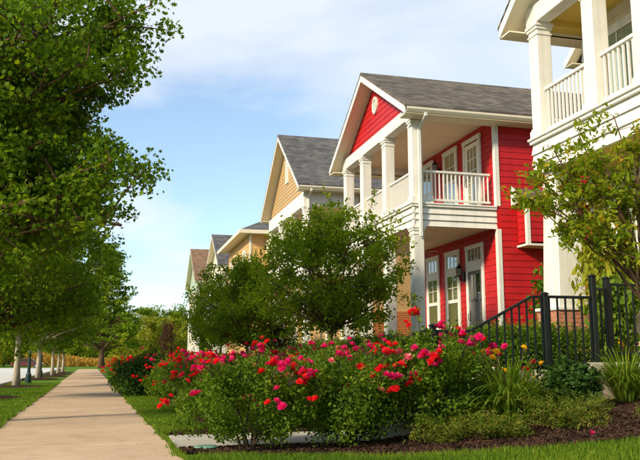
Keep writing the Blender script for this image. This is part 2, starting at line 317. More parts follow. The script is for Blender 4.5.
# pavement: every slab its own piece on a thin bed
mb = MB()
for a, b_ in ((-6, 102.0),):
    n = 54
    for i in range(n):
        y0, y1 = a+(b_-a)*i/n, a+(b_-a)*(i+1)/n
        mb.hexa([(XL(y0)+.01,y0,base(y0)-.05),(XR(y0)-.01,y0,base(y0)-.05),(XR(y1)-.01,y1,base(y1)-.05),(XL(y1)+.01,y1,base(y1)-.05),
                 (XL(y0)+.01,y0,base(y0)+.021),(XR(y0)-.01,y0,base(y0)+.012),(XR(y1)-.01,y1,base(y1)+.021),(XL(y1)+.01,y1,base(y1)+.021)])
side = struct('sidewalk', mb, 'mortar')
rs = random.Random(4)
y = -6.0; i = 0
M['slabs'] = []
def slabmat(c):
    m = bpy.data.materials.new('pavement_slab_concrete'); m.use_nodes = True
    t = m.node_tree; b = t.nodes['Principled BSDF']; b.inputs['Roughness'].default_value = 0.9; b.inputs['Specular IOR Level'].default_value = 0.15
    co = t.nodes.new('ShaderNodeTexCoord')
    def noise(sc_, det, p0, p1, c0, c1):
        n = t.nodes.new('ShaderNodeTexNoise'); n.inputs['Scale'].default_value = sc_; n.inputs['Detail'].default_value = det; n.inputs['Roughness'].default_value = 0.65; t.links.new(co.outputs['Object'], n.inputs['Vector'])
        r = t.nodes.new('ShaderNodeValToRGB'); r.color_ramp.elements[0].position = p0; r.color_ramp.elements[0].color = (*c0, 1); r.color_ramp.elements[1].position = p1; r.color_ramp.elements[1].color = (*c1, 1)
        t.links.new(n.outputs[0], r.inputs[0]); return r.outputs[0], n.outputs[0]
    def mul(a, d):
        x = t.nodes.new('ShaderNodeMixRGB'); x.blend_type = 'MULTIPLY'; x.inputs[0].default_value = 1; t.links.new(a, x.inputs[1]); t.links.new(d, x.inputs[2]); return x.outputs[0]
    a, _ = noise(0.8, 6, .3, .7, (0.44*c,0.31*c,0.195*c), (0.54*c,0.395*c,0.26*c))
    d, _ = noise(3.2, 10, .30, .46, (0.84,0.82,0.80), (1,1,1))
    g, gh = noise(190, 4, .32, .6, (0.78,0.78,0.78), (1.08,1.07,1.05))
    t.links.new(mul(mul(a, d), g), b.inputs['Base Color'])
    bp = t.nodes.new('ShaderNodeBump'); bp.inputs['Strength'].default_value = 0.35; bp.inputs['Distance'].default_value = 0.01; t.links.new(gh, bp.inputs['Height']); t.links.new(bp.outputs[0], b.inputs['Normal'])
    return m
for q in range(4): M['slab%d' % q] = slabmat([1.0, 0.93, 1.05, 0.97][q])
M['joint'] = mat('dirty_joint', (0.05, 0.042, 0.03), 0.95, 0.3, 8)
side.data.materials[0] = M['joint']
while y < 101.5:
    ln = 2.4 if i % 3 else 3.0; g = 0.015; y0, y1 = y+g, y+ln-g; dz = rs.uniform(-0.003, 0.004)
    m = MB().hexa([(XL(y0),y0,base(y0)-.04),(XR(y0),y0,base(y0)-.04),(XR(y1),y1,base(y1)-.04),(XL(y1),y1,base(y1)-.04),
                   (XL(y0),y0,base(y0)+.028+dz),(XR(y0),y0,base(y0)+.028+dz),(XR(y1),y1,base(y1)+.028+dz),(XL(y1),y1,base(y1)+.028+dz)])
    m.build('slab', 'slab%d' % ((i*i+i//3) % 4), side, bevel=0.005); y += ln; i += 1
MB().hexa([(-3.9,100.2,base(100)+.02),(-3.0,100.2,base(100)+.02),(-3.03,101,base(101)+.02),(-3.93,101,base(101)+.02),
           (-3.9,100.2,base(100)+.045),(-3.0,100.2,base(100)+.045),(-3.03,101,base(101)+.045),(-3.93,101,base(101)+.045)]).build('tactile_pad', 'yellow_pad', side)

# road with kerb
def KX(Y): return XL(Y)-2.15
mb = MB(); yy = [-60,-20,0,10,20,30,40,50,60,70,80,90,100,110,120,126]
for a, b_ in zip(yy[:-1], yy[1:]):
    x0 = -34
    mb.add([(x0,a,base(a)+.012-.05),(KX(a)-.15,a,base(a)+.012-.05),(KX(b_)-.15,b_,base(b_)+.012-.05),(x0,b_,base(b_)+.012-.05)], [(0,1,2,3)])
# lowered road bed sits below the lawn, so raise it by cutting: the lawn sheet is kept below it
mb.v = [(x,y,z+.062) for x,y,z in mb.v]
struct('road', mb, 'road')
mb = MB()
for i in range(60):
    a, b_ = -6+2.2*i, -6+2.2*(i+1)-.008
    mb.hexa([(KX(a)-.16,a,base(a)-.1),(KX(a),a,base(a)-.1),(KX(b_),b_,base(b_)-.1),(KX(b_)-.16,b_,base(b_)-.1),
             (KX(a)-.16,a,base(a)+.10),(KX(a),a,base(a)+.10),(KX(b_),b_,base(b_)+.10),(KX(b_)-.16,b_,base(b_)+.10)])
struct('kerb', mb, 'concrete2', bevel=0.012)

# front walk and steps
mb = MB()
walk = MB().box(0.72, 3.3, 9.24, 10.60, -0.25, base(9.9)+.004)
walk_o = struct('front_walk', walk, 'mortar')
xx = 0.70
while xx < 3.2:
    MB().box(xx+.005, min(xx+1.28, 3.28), 9.2, 10.64, -0.25, base(9.9)+.016).build('slab', 'concrete2', walk_o, bevel=0.008); xx += 1.29
st = MB()
steps_o = struct('front_steps', MB().box(3.28, 5.33, 9.30, 10.62, -0.3, -0.105), 'wallconc')
zs_ = base(9.9)+.03
hs = [3.30, 3.62, 3.94, 4.56, 4.88, 5.20]
for k, x0 in enumerate(hs):
    MB().box(x0, 5.33+.001*k, 9.31, 10.61, zs_-.05 if k == 0 else zs_+.145*k+.002, zs_+.145*(k+1)).build('step', 'concrete2', steps_o, bevel=0.012)

# mulch beds that follow the ground
def bed(name, cells, lift=0.018):
    mb = MB()
    for row in cells:
        pass
    h = len(cells); w_ = len(cells[0])
    for row in cells:
        for (x, y) in row: mb.v.append((x, y, ground(x, y)+lift))
    for j in range(h-1):
        for i in range(w_-1): mb.f.append((j*w_+i, j*w_+i+1, (j+1)*w_+i+1, (j+1)*w_+i))
    return struct(name, mb, 'mulch', smooth=True)
EX = [.68,1.39,1.88,2.38,2.89,3.33,3.74,4.15,4.67,6,9]; EY = [8.62,8.22,7.99,7.85,7.70,7.43,7.12,6.71,6.2,5.2,4.2]
def edgeS(X): return float(np.interp(X, EX, EY))-0.03*sin(X*5)-0.02*sin(X*13)
cells = []
for j in range(15):
    row = []
    for i in range(70):
        X = 0.68+i*0.11; e = edgeS(X); row.append((X, e+(9.14-e)*j/14))
    cells.append(row)
bed('mulch_bed', cells)
def edgeN(Y): return (1.25 if Y > 11.6 else 0.72+0.53*sm((Y-11.0)/0.6)) + 0.05*sin(Y*2.3) - 0.031*max(0, Y-22)
cells = []
for j in range(80):
    Y = 10.77+j*0.45; row = []
    for i in range(18):
        a = edgeN(Y); row.append((a+(4.2-a)*i/17, Y))
    cells.append(row)
bed('mulch_bed', cells)
def in_bed(X, Y):
    if 0.66 < X < 8 and edgeS(X) < Y < 9.2: return True
    if Y >= 9.15 and Y <= 10.76: return X > 0.6
    if Y > 10.7 and X > edgeN(Y): return True
    return False
# loose bark chips on the near beds
rng = np.random.default_rng(3)
P = []
while len(P) < 30000:
    X = rng.uniform(0.7, 7.2); Y = edgeS(X)+abs(rng.normal(0,1.1)); 
    if Y < 9.12: P.append((X, Y, ground(X,Y)+.022+rng.uniform(0,.012)))
    if len(P) % 5 == 0:
        Y = rng.uniform(10.78, 13.5); X = edgeN(Y)+rng.uniform(-.02, 2)
        P.append((X, Y, ground(X,Y)+.024))
me = leaf_mesh('bark_chips', P, rng.uniform(.012,.038,len(P)), [(-.28,-.5,0),(.25,-.5,.0),(.3,.5,.05),(-.2,.5,.1)], [(0,1,2,3)], 'chip', rng, up=0.55)
o = bpy.data.objects.new('bark_chips', me); col.objects.link(o); o['kind'] = 'stuff'; o['label'] = 'loose brown bark chips on the mulch beds'; o['category'] = 'mulch'

LP = []
for k in range(900):
    X = rng.uniform(.8, 7); Y = edgeS(X)+rng.uniform(-.5, 2.2)
    if Y < 9.1: LP.append((X, Y, ground(X,Y)+.035))
for k in range(70):
    Y = 7+24*rng.random()**1.4; X = rng.choice([XR(Y)-abs(rng.normal(0,.35)), XL(Y)+abs(rng.normal(0,.35))]); LP.append((X, Y, base(Y)+.034))
me = leaf_mesh('leaf_litter', LP, rng.uniform(.015,.035,len(LP)), L_OVAL[0], L_OVAL[1], 'litter', rng, up=.8)
o = bpy.data.objects.new('leaf_litter', me); col.objects.link(o); o['kind'] = 'stuff'; o['label'] = 'fallen dry leaves scattered on mulch and pavement'; o['category'] = 'leaf litter'
# grass blades on the near lawns
B = []
def scat(n, fx, ok=None):
    k = 0
    while k < n:
        X, Y = fx(); 
        if in_bed(X, Y): continue
        B.append((X, Y, ground(X,Y)+.0)); k += 1
scat(60000, lambda: (rng.uniform(0.8, 5.5), rng.uniform(4.4, 8.3)))
scat(26000, lambda: (lambda Y: (rng.uniform(XR(Y)+.0, 1.35), Y))(10.9+12*rng.random()**1.2))
scat(12000, lambda: (lambda Y: (rng.uniform(XR(Y)+.0, edgeN(Y)), Y))(23+25*rng.random()))
scat(60000, lambda: (lambda Y: (rng.uniform(KX(Y), XL(Y)), Y))(9+28*rng.random()**1.25))
for k in range(9000):          # blades leaning over the pavement edges
    Y = 7+30*rng.random()**1.5; off = abs(rng.normal(0,.017))*(1+.8*sin(Y*3.1)+.6*sin(Y*7.7)); X = XR(Y)-off if rng.random() < .5 else XL(Y)+off; B.append((X, Y, base(Y)+.02))
B = np.array(B); n = len(B)
az = rng.uniform(0,2*pi,n); h = rng.uniform(.035,.085,n); lean = rng.normal(0,.022,(n,2)); wd = rng.uniform(.004,.008,n)*(1+np.clip(B[:,1]-9,0,20)/14)
V = np.zeros((n,3,3)); d = np.stack([np.cos(az),np.sin(az)],1)*wd[:,None]
V[:,0,:2] = B[:,:2]-d; V[:,1,:2] = B[:,:2]+d; V[:,0,2] = V[:,1,2] = B[:,2]; V[:,2,:2] = B[:,:2]+lean; V[:,2,2] = B[:,2]+h
me = bpy.data.meshes.new('grass'); me.from_pydata(V.reshape(-1,3).tolist(), [], np.arange(3*n).reshape(n,3).tolist())
at = me.attributes.new('tint','FLOAT','FACE'); at.data.foreach_set('value', np.clip(rng.beta(2,2,n)+.16*np.sin(B[:,0]*2.3+1.2*np.sin(B[:,1]*1.7))+.12*np.sin(B[:,1]*3.9+B[:,0]), 0, 1).astype(np.float32)); me.materials.append(M['grassblade'])
o = bpy.data.objects.new('grass', me); col.objects.link(o); o['kind'] = 'stuff'; o['label'] = 'short green lawn grass beside the pavement'; o['category'] = 'grass'

# ---------------------------------------------------------------- house pieces
def lap(parent, plane, at_, a0, b0, a1, b1, z0, z1, m, name='siding_board', t=0.020):
    """one lapped board on a wall facing -X (plane 'x', runs along Y) or -Y (plane 'y', runs along X)"""
    def P(u, wv, z): return (at_-wv, u, z) if plane == 'x' else (u, at_-wv, z)
    pts = [P(a0,0,z0),P(b0,0,z0),P(b0,t,z0),P(a0,t,z0),P(a1,0,z1),P(b1,0,z1),P(b1,t*.3,z1),P(a1,t*.3,z1)]
    return MB().hexa(pts).build(name, m, parent)
RB = random.Random(12)
def siding(parent, plane, at_, a, b, z0, z1, m, h=0.178):
    z = z0
    while z < z1-0.01:
        zt = min(z+h, z1)
        if b-a > 3:
            j = a+(b-a)*RB.uniform(.2,.8); lap(parent, plane, at_, a, j-.002, a, j-.002, z, zt-.002, m, t=.020+RB.uniform(-.002,.002)); lap(parent, plane, at_, j+.002, b, j+.002, b, z, zt-.002, m, t=.020+RB.uniform(-.002,.002))
        else: lap(parent, plane, at_, a, b, a, b, z, zt-.002, m)
        z += h
def uvbox(mb, plane, at_, u0, u1, z0, z1, w0, w1):
    if plane == 'x': mb.box(at_-w1, at_-w0, u0, u1, z0, z1)
    else: mb.box(u0, u1, at_-w1, at_-w0, z0, z1)
    return mb
def window(house, plane, at_, uc, wd, z0, z1, style='transom', trim='white', tw=0.11):
    u0, u1 = uc-wd/2, uc+wd/2
    c = MB()
    uvbox(c, plane, at_, u0, u0+tw, z0, z1, 0, .055); uvbox(c, plane, at_, u1-tw, u1, z0, z1, 0, .055)
    uvbox(c, plane, at_, u0-.02, u1+.02, z1, z1+tw, 0, .065); uvbox(c, plane, at_, u0-.04, u1+.04, z0-.06, z0, 0, .09)
    win = c.build('window', trim, house, bevel=.006)
    a, b = u0+tw, u1-tw; s = MB(); panes = []
    def bar(p, q, r, t_): uvbox(s, plane, at_, p, q, r, t_, .018, .046)
    zt = z1
    if style == 'transom':
        zt = z1-0.62; bar(a, b, zt, zt+.16); panes.append((a, b, zt+.16, z1, 3, 1, 'interior'))
    zm = z0+(zt-z0)*0.5
    if style in ('transom', 'hung'):
        panes += [(a, b, zm, zt, 2, 2, 'blind2'), (a, b, z0, zm, 1, 1, 'blind')]
    elif style == 'grid': panes.append((a, b, z0, z1, 3, 5, 'interior'))
    elif style == 'plain': panes.append((a, b, z0, z1, 2, 3, 'interior'))
    elif style == 'louver': panes.append((a, b, z0, z1, 2, 1, 'louver'))
    for (p, q, r, t_, nu, nz, back) in panes:
        bar(p, p+.045, r, t_); bar(q-.045, q, r, t_); bar(p+.045, q-.045, r, r+.05); bar(p+.045, q-.045, t_-.05, t_)
        for k in range(1, nu): u = p+(q-p)*k/nu; uvbox(s, plane, at_, u-.011, u+.011, r+.05, t_-.05, .02, .042)
        for k in range(1, nz): z = r+(t_-r)*k/nz; uvbox(s, plane, at_, p+.045, q-.045, z-.011, z+.011, .022, .040)
    s.build('sash', trim, win)
    for (p, q, r, t_, nu, nz, back) in panes:
        for iu in range(nu):
            for iz in range(nz):
                ua, ub = p+.045+(q-p-.09)*iu/nu, p+.045+(q-p-.09)*(iu+1)/nu; za, zb = r+.05+(t_-r-.1)*iz/nz, r+.05+(t_-r-.1)*(iz+1)/nz
                if wd > 0.5: uvbox(MB(), plane, at_, ua, ub, za, zb, .029, .033).build('pane', 'glass', win)
        bk = MB()
        if back == 'interior': uvbox(bk, plane, at_, p, q, r, t_, .002, .006); bk.build('room_behind_glass', 'interior', win)
        else:
            nsl = max(4, int((t_-r)/.055))
            top = t_
            for k in range(nsl):
                za = r+(top-r)*k/nsl; zb = za+(top-r)/nsl*.93
                if plane == 'x': bk.add([(at_-.006,p,za),(at_-.006,q,za),(at_-.020,q,zb),(at_-.020,p,zb)], [(0,1,2,3)])
                else: bk.add([(p,at_-.006,za),(q,at_-.006,za),(q,at_-.020,zb),(p,at_-.020,zb)], [(0,1,2,3)])
            bk.build('blind', 'louver' if back == 'louver' else 'blind', win)
    return win
def column(house, x, y, z0, z1, s=0.15, m='white', taper=None, cap=0.045, basem=True):
    t = taper or s
    c = MB().hexa([(x-t,y-t,z0),(x+t,y-t,z0),(x+t,y+t,z0),(x-t,y+t,z0),(x-s,y-s,z1),(x+s,y-s,z1),(x+s,y+s,z1),(x-s,y+s,z1)]).build('column', m, house, bevel=.012)
    k = MB(); 
    for (e, za, zb) in ((cap, z1-.07, z1-.001), (cap*.55, z1-.13, z1-.0705), (cap*.35, z1-.24, z1-.20)):
        k.box(x-s-e, x+s+e, y-s-e, y+s+e, za, zb)
    k.build('capital', m, c, bevel=.006)
    if basem:
        k = MB().box(x-t-.035, x+t+.035, y-t-.035, y+t+.035, z0+.001, z0+.14).box(x-t-.018, x+t+.018, y-t-.018, y+t+.018, z0+.1405, z0+.18); k.build('base', m, c, bevel=.006)
    return c
def railing(house, p, q, zd, h=0.93, m='white', gap=0.115, bar=0.032):
    p, q = Vector((p[0], p[1], 0)), Vector((q[0], q[1], 0)); d = q-p; ln = d.length; d.normalize(); nx = Vector((-d.y, d.x, 0))
    def rail(mb, z0, z1, w_):
        a, b = p+nx*w_, p-nx*w_; c, e = q-nx*w_, q+nx*w_
        mb.hexa([(*a.xy,z0),(*b.xy,z0),(*c.xy,z0),(*e.xy,z0),(*a.xy,z1),(*b.xy,z1),(*c.xy,z1),(*e.xy,z1)])
    mb = MB(); rail(mb, zd+h-.06, zd+h, .045); r = mb.build('railing', m, house, bevel=.006)
    mb = MB(); rail(mb, zd+.09, zd+.15, .03); mb.build('bottom_rail', m, r, bevel=.006)
    n = int(ln/gap); bm = MB().box(-bar/2, bar/2, -bar/2, bar/2, zd+.15, zd+h-.06)
    bme = bm.mesh('baluster', m)
    for k in range(n):
        t = p + d*((k+.5)*ln/n); put('baluster', bme, r, (t.x, t.y, 0), (0,0,atan2(d.y,d.x)))
    return r
def lantern(house, x, y, z, plane='x'):
    """wall lantern on a wall facing -X"""
    b = MB().box(x-.03, x, y-.06, y+.06, z-.14, z+.14).tube([(x-.02,y,z-.08),(x-.10,y,z-.13),(x-.16,y,z-.06),(x-.16,y,z+.0)], .012, 6)
    lm = b.build('wall_lantern', 'iron', house)
    k = MB().lathe([(.03,-.02),(.075,.0),(.085,.02)], (x-.16,y,z), 6).lathe([(.11,.24),(.07,.30),(.03,.34),(.012,.40),(.004,.42)], (x-.16,y,z), 6)
    for a in range(6): k.tube([(x-.16+.075*cos(a*pi/3), y+.075*sin(a*pi/3), z+.02),(x-.16+.10*cos(a*pi/3), y+.10*sin(a*pi/3), z+.24)], .007, 4)
    k.build('lantern_cage', 'iron', lm)
    MB().lathe([(.065,.022),(.09,.238)], (x-.16,y,z), 6).build('lantern_glass', 'lamp_glass', lm)
    return lm
def slope_slab(mb, x0, x1, ya, za, yb, zb, th):  # sheet between two lines along X, thickness upward
    mb.hexa([(x0,ya,za),(x1,ya,za),(x1,yb,zb),(x0,yb,zb),(x0,ya,za+th),(x1,ya,za+th),(x1,yb,zb+th),(x0,yb,zb+th)])

def gable_house(name, label, y0, y1, ze, zr, zf, zd, zs, zb, cols, wallm, trimm, roofm, ceilm, xf=7.39, pd=2.46, depth=10, ov=0.48, fo=0.34, s=0.15,
                skirtm=None, sidem=None, vent='round', detail=2, gable_m=None, group=None, backs='front', porch_side=True, beamh=0.36):
    T = thing(name, (xf, (y0+y1)/2, ground(xf+1, (y0+y1)/2)), label, 'house', group)
    xw = xf+pd; xb = xw+depth; yc = (y0+y1)/2; gz = ground(xw, y0)-.3; gm = gable_m or wallm; sk = skirtm or trimm
    slope = (zr-ze)/(yc-(y0-ov)); zat = lambda y: ze+slope*((yc-(y0-ov))-abs(y-yc))
    ztop = zat(y0)-.16
    MB().box(xw, xb, y0, y1, gz, ztop).build('wall', wallm, T)
    # porch floor, deck and ceilings
    MB().box(xf-.05, xw-.001, y0, y1, zf-.12, zf).build('porch_floor', 'wallconc', T, bevel=.01)
    MB().box(xf+.02, xw-.001, y0+.03, y1-.03, gz, zf-.121).build('porch_base', 'brick', T)
    MB().box(xf-.06, xw-.001, y0-.04, y1+.04, zd-.05, zd).build('deck', trimm, T, bevel=.012)
    MB().box(xf-.025, xw-.001, y0-.018, y1+.018, zd-.11, zd-.0505).build('deck_moulding', trimm, T, bevel=.008)
    MB().box(xf+.06, xw-.001, y0+.06, y1-.06, zs+.06, zd-.112).build('deck_joists', ceilm, T)
    MB().box(xf+.06, xw-.001, y0+.06, y1-.06, zb+.14, zb+.18).build('porch_ceiling', ceilm, T)
    # skirt boards round the deck
    hh = (zd-.11-zs)/3
    for k in range(3):
        z0 = zs+k*hh; z1 = z0+hh-.001
        lap(T, 'x', xf+.06, y0-.0, y1, y0, y1, z0, z1, sk, 'skirt_board', .03+.03); lap(T, 'y', y0+.06, xf+.001, xw-.002, xf+.001, xw-.002, z0, z1, sk, 'skirt_board', .058)
    # beams
    bz1 = min(zb+beamh, zat(y0+.05)-.12)
    MB().box(xf, xf+.28, y0, y1, zb, zb+beamh).build('front_beam', trimm, T, bevel=.01)
    MB().box(xf+.281, xw-.001, y0+.001, y0+.26, zb, bz1-.10).build('side_beam', sidem or trimm, T, bevel=.01)
    MB().box(xf+.281, xw-.001, y1-.26, y1-.001, zb, bz1-.10).build('side_beam', sidem or trimm, T, bevel=.01)
    # gable boards
    z = zb+beamh; h = 0.178
    gx = xf+.14
    MB().prism([(y0+.12, z), (y1-.12, z), (yc, zat(yc)-.14)], 'x', gx, gx+.1).build('gable_wall', gm, T)
    while z < zat(yc)-.32:
        zt = z+h
        def yl(q): return max(y0, yc-(zat(yc)-.12-q)/slope)
        a0, a1 = yl(z), yl(zt)
        lap(T, 'x', gx, a0, 2*yc-a0, a1, 2*yc-a1, z, zt-.002, gm); z = zt
    if vent == 'round':
        v = MB(); zc = zb+beamh+(zat(yc)-zb-beamh)*.52; n = 20; r0, r1 = .22, .16
        for k in range(n):
            a, b = 2*pi*k/n, 2*pi*(k+1)/n
            P = lambda r, a_, w_: (gx-w_, yc+r*cos(a_), zc+1.25*r*sin(a_))
            v.hexa([P(r1,a,.01),P(r0,a,.01),P(r0,a,.07),P(r1,a,.07),P(r1,b,.01),P(r0,b,.01),P(r0,b,.07),P(r1,b,.07)])
        vo = v.build('round_vent', trimm, T)
        for k in range(6):
            zz = zc-.17+.065*k; hw = sqrt(max(0, .16**2-((zz+.02-zc)/1.25)**2))
            if hw > .03: MB().hexa([(gx-.025,yc-hw,zz),(gx-.025,yc+hw,zz),(gx-.045,yc+hw,zz),(gx-.045,yc-hw,zz),(gx-.022,yc-hw,zz+.05),(gx-.022,yc+hw,zz+.05),(gx-.030,yc+hw,zz+.05),(gx-.030,yc-hw,zz+.05)]).build('vent_slat', trimm, vo)
    elif vent == 'tall':
        zc = zb+beamh+(zat(yc)-zb-beamh)*.50
        v = MB().box(gx-.06, gx-.01, yc-.30, yc-.22, zc-.5, zc+.5).box(gx-.06, gx-.01, yc+.22, yc+.30, zc-.5, zc+.5).box(gx-.065, gx-.01, yc-.32, yc+.32, zc+.5, zc+.58).box(gx-.065, gx-.01, yc-.32, yc+.32, zc-.56, zc-.5).build('gable_vent', trimm, T)
        for k in range(9):
            zz = zc-.5+.11*k; MB().hexa([(gx-.02,yc-.22,zz),(gx-.02,yc+.22,zz),(gx-.05,yc+.22,zz),(gx-.05,yc-.22,zz),(gx-.02,yc-.22,zz+.1),(gx-.02,yc+.22,zz+.1),(gx-.028,yc+.22,zz+.1),(gx-.028,yc-.22,zz+.1)]).build('vent_slat', trimm, v)
    # roof
    ye, yf = y0-ov, y1+ov; x0 = xf-fo
    for sgn, yE in ((1, ye), (-1, yf)):
        mb = MB(); slope_slab(mb, x0-.03, xb+.3, yE-.03*sgn, ze-.03*slope+.0, yc, zr, .07); mb.build('roof', roofm, T)
        mb = MB(); slope_slab(mb, x0+.001, xf+.139, yE+.03*sgn, ze-.10+.03*slope, yc-.001*sgn, zr-.10, .095); mb.build('rake_soffit', 'cream', T)
        b = MB(); q = .20
        b.hexa([(x0-.025,yE,ze-q),(x0,yE,ze-q),(x0,yc,zr-q),(x0-.025,yc,zr-q),(x0-.025,yE,ze-.003),(x0,yE,ze-.003),(x0,yc,zr-.003),(x0-.025,yc,zr-.003)]); b.build('barge_board', trimm, T)
        # eave soffit, fascia and gutter along the side
        MB().box(x0+.002, xb+.25, min(yE+.02*sgn, (y0 if sgn > 0 else y1)), max(yE+.02*sgn, (y0 if sgn > 0 else y1)), ze-.20, ze-.17).build('eave_soffit', 'cream', T)
        MB().box(xf+.14, xw, min(y0-.005, y0+.0) if sgn > 0 else y1, y0+.05 if sgn > 0 else y1+.005, bz1-.13, ze-.201).build('frieze_board', 'cream', T)
        g = []
        for (u, v) in ((0,0),(.07,0),(.12,.07),(.125,.125),(.115,.125),(.11,.075),(.065,.012),(.0,.012)): g.append((yE+.0*sgn-u*sgn, ze-.17+v))
        if sgn < 0: g = g[::-1]
        if sgn > 0: MB().prism(g, 'x', x0+.002, xb+.3).build('gutter', 'cream', T)
        else: MB().box(x0+.003, xb+.3, yE-.02, yE+.02, ze-.20, ze-.01).build('fascia', 'cream', T)
    MB().prism([(yc-.12, zr+.070-.12*slope), (yc, zr+.10), (yc+.12, zr+.070-.12*slope), (yc, zr+.05)], 'x', x0-.03, xb+.3).build('ridge_cap', roofm, T)
    # columns and railings
    for y in cols:
        column(T, xf+s+.02, y, zd+.001, zb, s, trimm); column(T, xf+s+.02, y, zf+.001, zs, s, trimm)
    for a, b in zip(cols[:-1], cols[1:]): railing(T, (xf+s+.02, a+s), (xf+s+.02, b-s), zd, m=trimm)
    railing(T, (xf+2*s+.02, y0+s+.03), (xw-.10, y0+s+.03), zd, m=trimm)
    # walls in the porch and on the south side
    if detail >= 1:
        siding(T, 'x', xw, y0+.08, y1-.08, zf+.02, zs+.05, wallm); siding(T, 'x', xw, y0+.08, y1-.08, zd+.02, zb+.13, wallm)
    if detail >= 2: siding(T, 'y', y0, xw+.08, xb, gz+.5, ztop-.08, wallm)
    MB().box(xw-.03, xw+.10, y0-.03, y0+.10, gz, zs-.001).box(xw-.03, xw+.10, y0-.03, y0+.10, zd+.002, zb+.01).build('corner_board', trimm, T, bevel=.004)
    # downspout at the south corner
    px, py = xf+.20, y0-.03
    d = MB()
    for seg in ([(px,ye-.06,ze-.17),(px,ye-.06,ze-.26),(px,py-.03,ze-.48),(px,py-.03,zs-.30)],):
        for a, b in zip(seg[:-1], seg[1:]):
            e = .04
            d.hexa([(b[0]-e,b[1]-e,b[2]),(b[0]+e,b[1]-e,b[2]),(b[0]+e,b[1]+e,b[2]),(b[0]-e,b[1]+e,b[2]),(a[0]-e,a[1]-e,a[2]),(a[0]+e,a[1]-e,a[2]),(a[0]+e,a[1]+e,a[2]),(a[0]-e,a[1]+e,a[2])])
    d.build('downspout', trimm, T, bevel=.006)
    return T, xw, xb

# ---------------------------------------------------------------- red house
red, xw, xb = gable_house('red_house', 'red house with white two-storey porch and round gable vent', 18.50, 25.0, 7.40, 9.58, 1.02, 4.93, 4.30, 7.27,
    [18.67, 20.80, 22.95, 24.83], 'red', 'white', 'roof_red', 'ceiling_tan')
for yc_ in (21.38, 22.90, 24.22): window(red, 'x', xw-.022, yc_, 1.02 if yc_ < 24 else .9, 1.70, 3.95, 'transom')
for yc_ in (21.35, 23.2): window(red, 'x', xw-.022, yc_, 1.02, 5.25, 7.15, 'hung')
def door(house, plane, at_, uc, wd, z0, zdoor, ztop, m, trim='white', lite='top'):
    u0, u1 = uc-wd/2, uc+wd/2; tw = .12
    c = MB(); uvbox(c, plane, at_, u0-tw, u0, z0, ztop, 0, .06); uvbox(c, plane, at_, u1, u1+tw, z0, ztop, 0, .06); uvbox(c, plane, at_, u0-tw-.02, u1+tw+.02, ztop, ztop+tw, 0, .07)
    if ztop > zdoor+.2: uvbox(c, plane, at_, u0, u1, zdoor, zdoor+.30, 0, .055)
    d = c.build('door', trim, house, bevel=.006)
    s = MB(); uvbox(s, plane, at_, u0, u1, z0+.02, zdoor, .003, .020)
    if lite == 'top':
        for k in range(4): uvbox(s, plane, at_, u0+.02+k*(wd-.03)/4, u0+.02+(k+1)*(wd-.03)/4-.012, z0+.1, zdoor-.85, .020, .034)
        uvbox(s, plane, at_, u0+.05, u1-.05, zdoor-.84, zdoor-.76, .020, .06)
        for k in range(3): uvbox(s, plane, at_, u0+.12+k*.25, u0+.18+k*.25, zdoor-.90, zdoor-.84, .020, .055)
        uvbox(s, plane, at_, u0, u1, zdoor-.10, zdoor, .020, .036); uvbox(s, plane, at_, u0, u0+.14, zdoor-.76, zdoor-.10, .020, .036); uvbox(s, plane, at_, u1-.14, u1, zdoor-.76, zdoor-.10, .020, .036)
        gl = (u0+.14, u1-.14, zdoor-.76, zdoor-.10)
    else:
        uvbox(s, plane, at_, u0, u0+.13, z0, zdoor, .020, .036); uvbox(s, plane, at_, u1-.13, u1, z0, zdoor, .020, .036); uvbox(s, plane, at_, u0+.13, u1-.13, z0, z0+.25, .020, .036); uvbox(s, plane, at_, u0+.13, u1-.13, zdoor-.13, zdoor, .020, .036)
        gl = (u0+.13, u1-.13, z0+.25, zdoor-.13)
    s.build('door_leaf', m, d, bevel=.004)
    uvbox(MB(), plane, at_, gl[0], gl[1], gl[2], gl[3], .0205, .024).build('room_behind_glass', 'interior' if lite == 'top' else 'blind', d)
    uvbox(MB(), plane, at_, gl[0], gl[1], gl[2], gl[3], .027, .030).build('pane', 'glass', d)
    mu = MB(); nu, nz = (3, 1) if lite == 'top' else (3, 5)
    for k in range(1, nu): u = gl[0]+(gl[1]-gl[0])*k/nu; uvbox(mu, plane, at_, u-.011, u+.011, gl[2], gl[3], .0305, .040)
    for k in range(1, nz): z = gl[2]+(gl[3]-gl[2])*k/nz; uvbox(mu, plane, at_, gl[0], gl[1], z-.011, z+.011, .0305, .038)
    mu.build('muntins', m, d)
    if ztop > zdoor+.4:
        uvbox(MB(), plane, at_, u0+.03, u1-.03, zdoor+.32, ztop-.02, .004, .008).build('room_behind_glass', 'interior', d)
        uvbox(MB(), plane, at_, u0+.03, u1-.03, zdoor+.32, ztop-.02, .02, .024).build('pane', 'glass', d)
        mu = MB()
        for k in range(1, 4): u = u0+(u1-u0)*k/4; uvbox(mu, plane, at_, u-.012, u+.012, zdoor+.30, ztop, .025, .036)
        mu.build('transom_bars', trim, d)
    zk = z0+.98
    hd = MB(); uvbox(hd, plane, at_, u1-.09, u1-.05, zk-.14, zk+.16, .034, .046)
    if plane == 'x': hd.tube([(at_-.046,u1-.07,zk+.08),(at_-.10,u1-.07,zk+.06),(at_-.10,u1-.07,zk-.10),(at_-.046,u1-.07,zk-.12)], .010, 6)
    hd.build('handle', 'brass', d)
    return d
door(red, 'x', xw-.022, 19.85, .86, 1.03, 3.30, 3.94, 'door_grey')
door(red, 'x', xw-.022, 19.82, .88, 4.95, 7.05, 7.10, 'door_white', lite='full')
lantern(red, xw-.022, 20.62, 3.20); lantern(red, xw-.022, 22.2, 6.72)
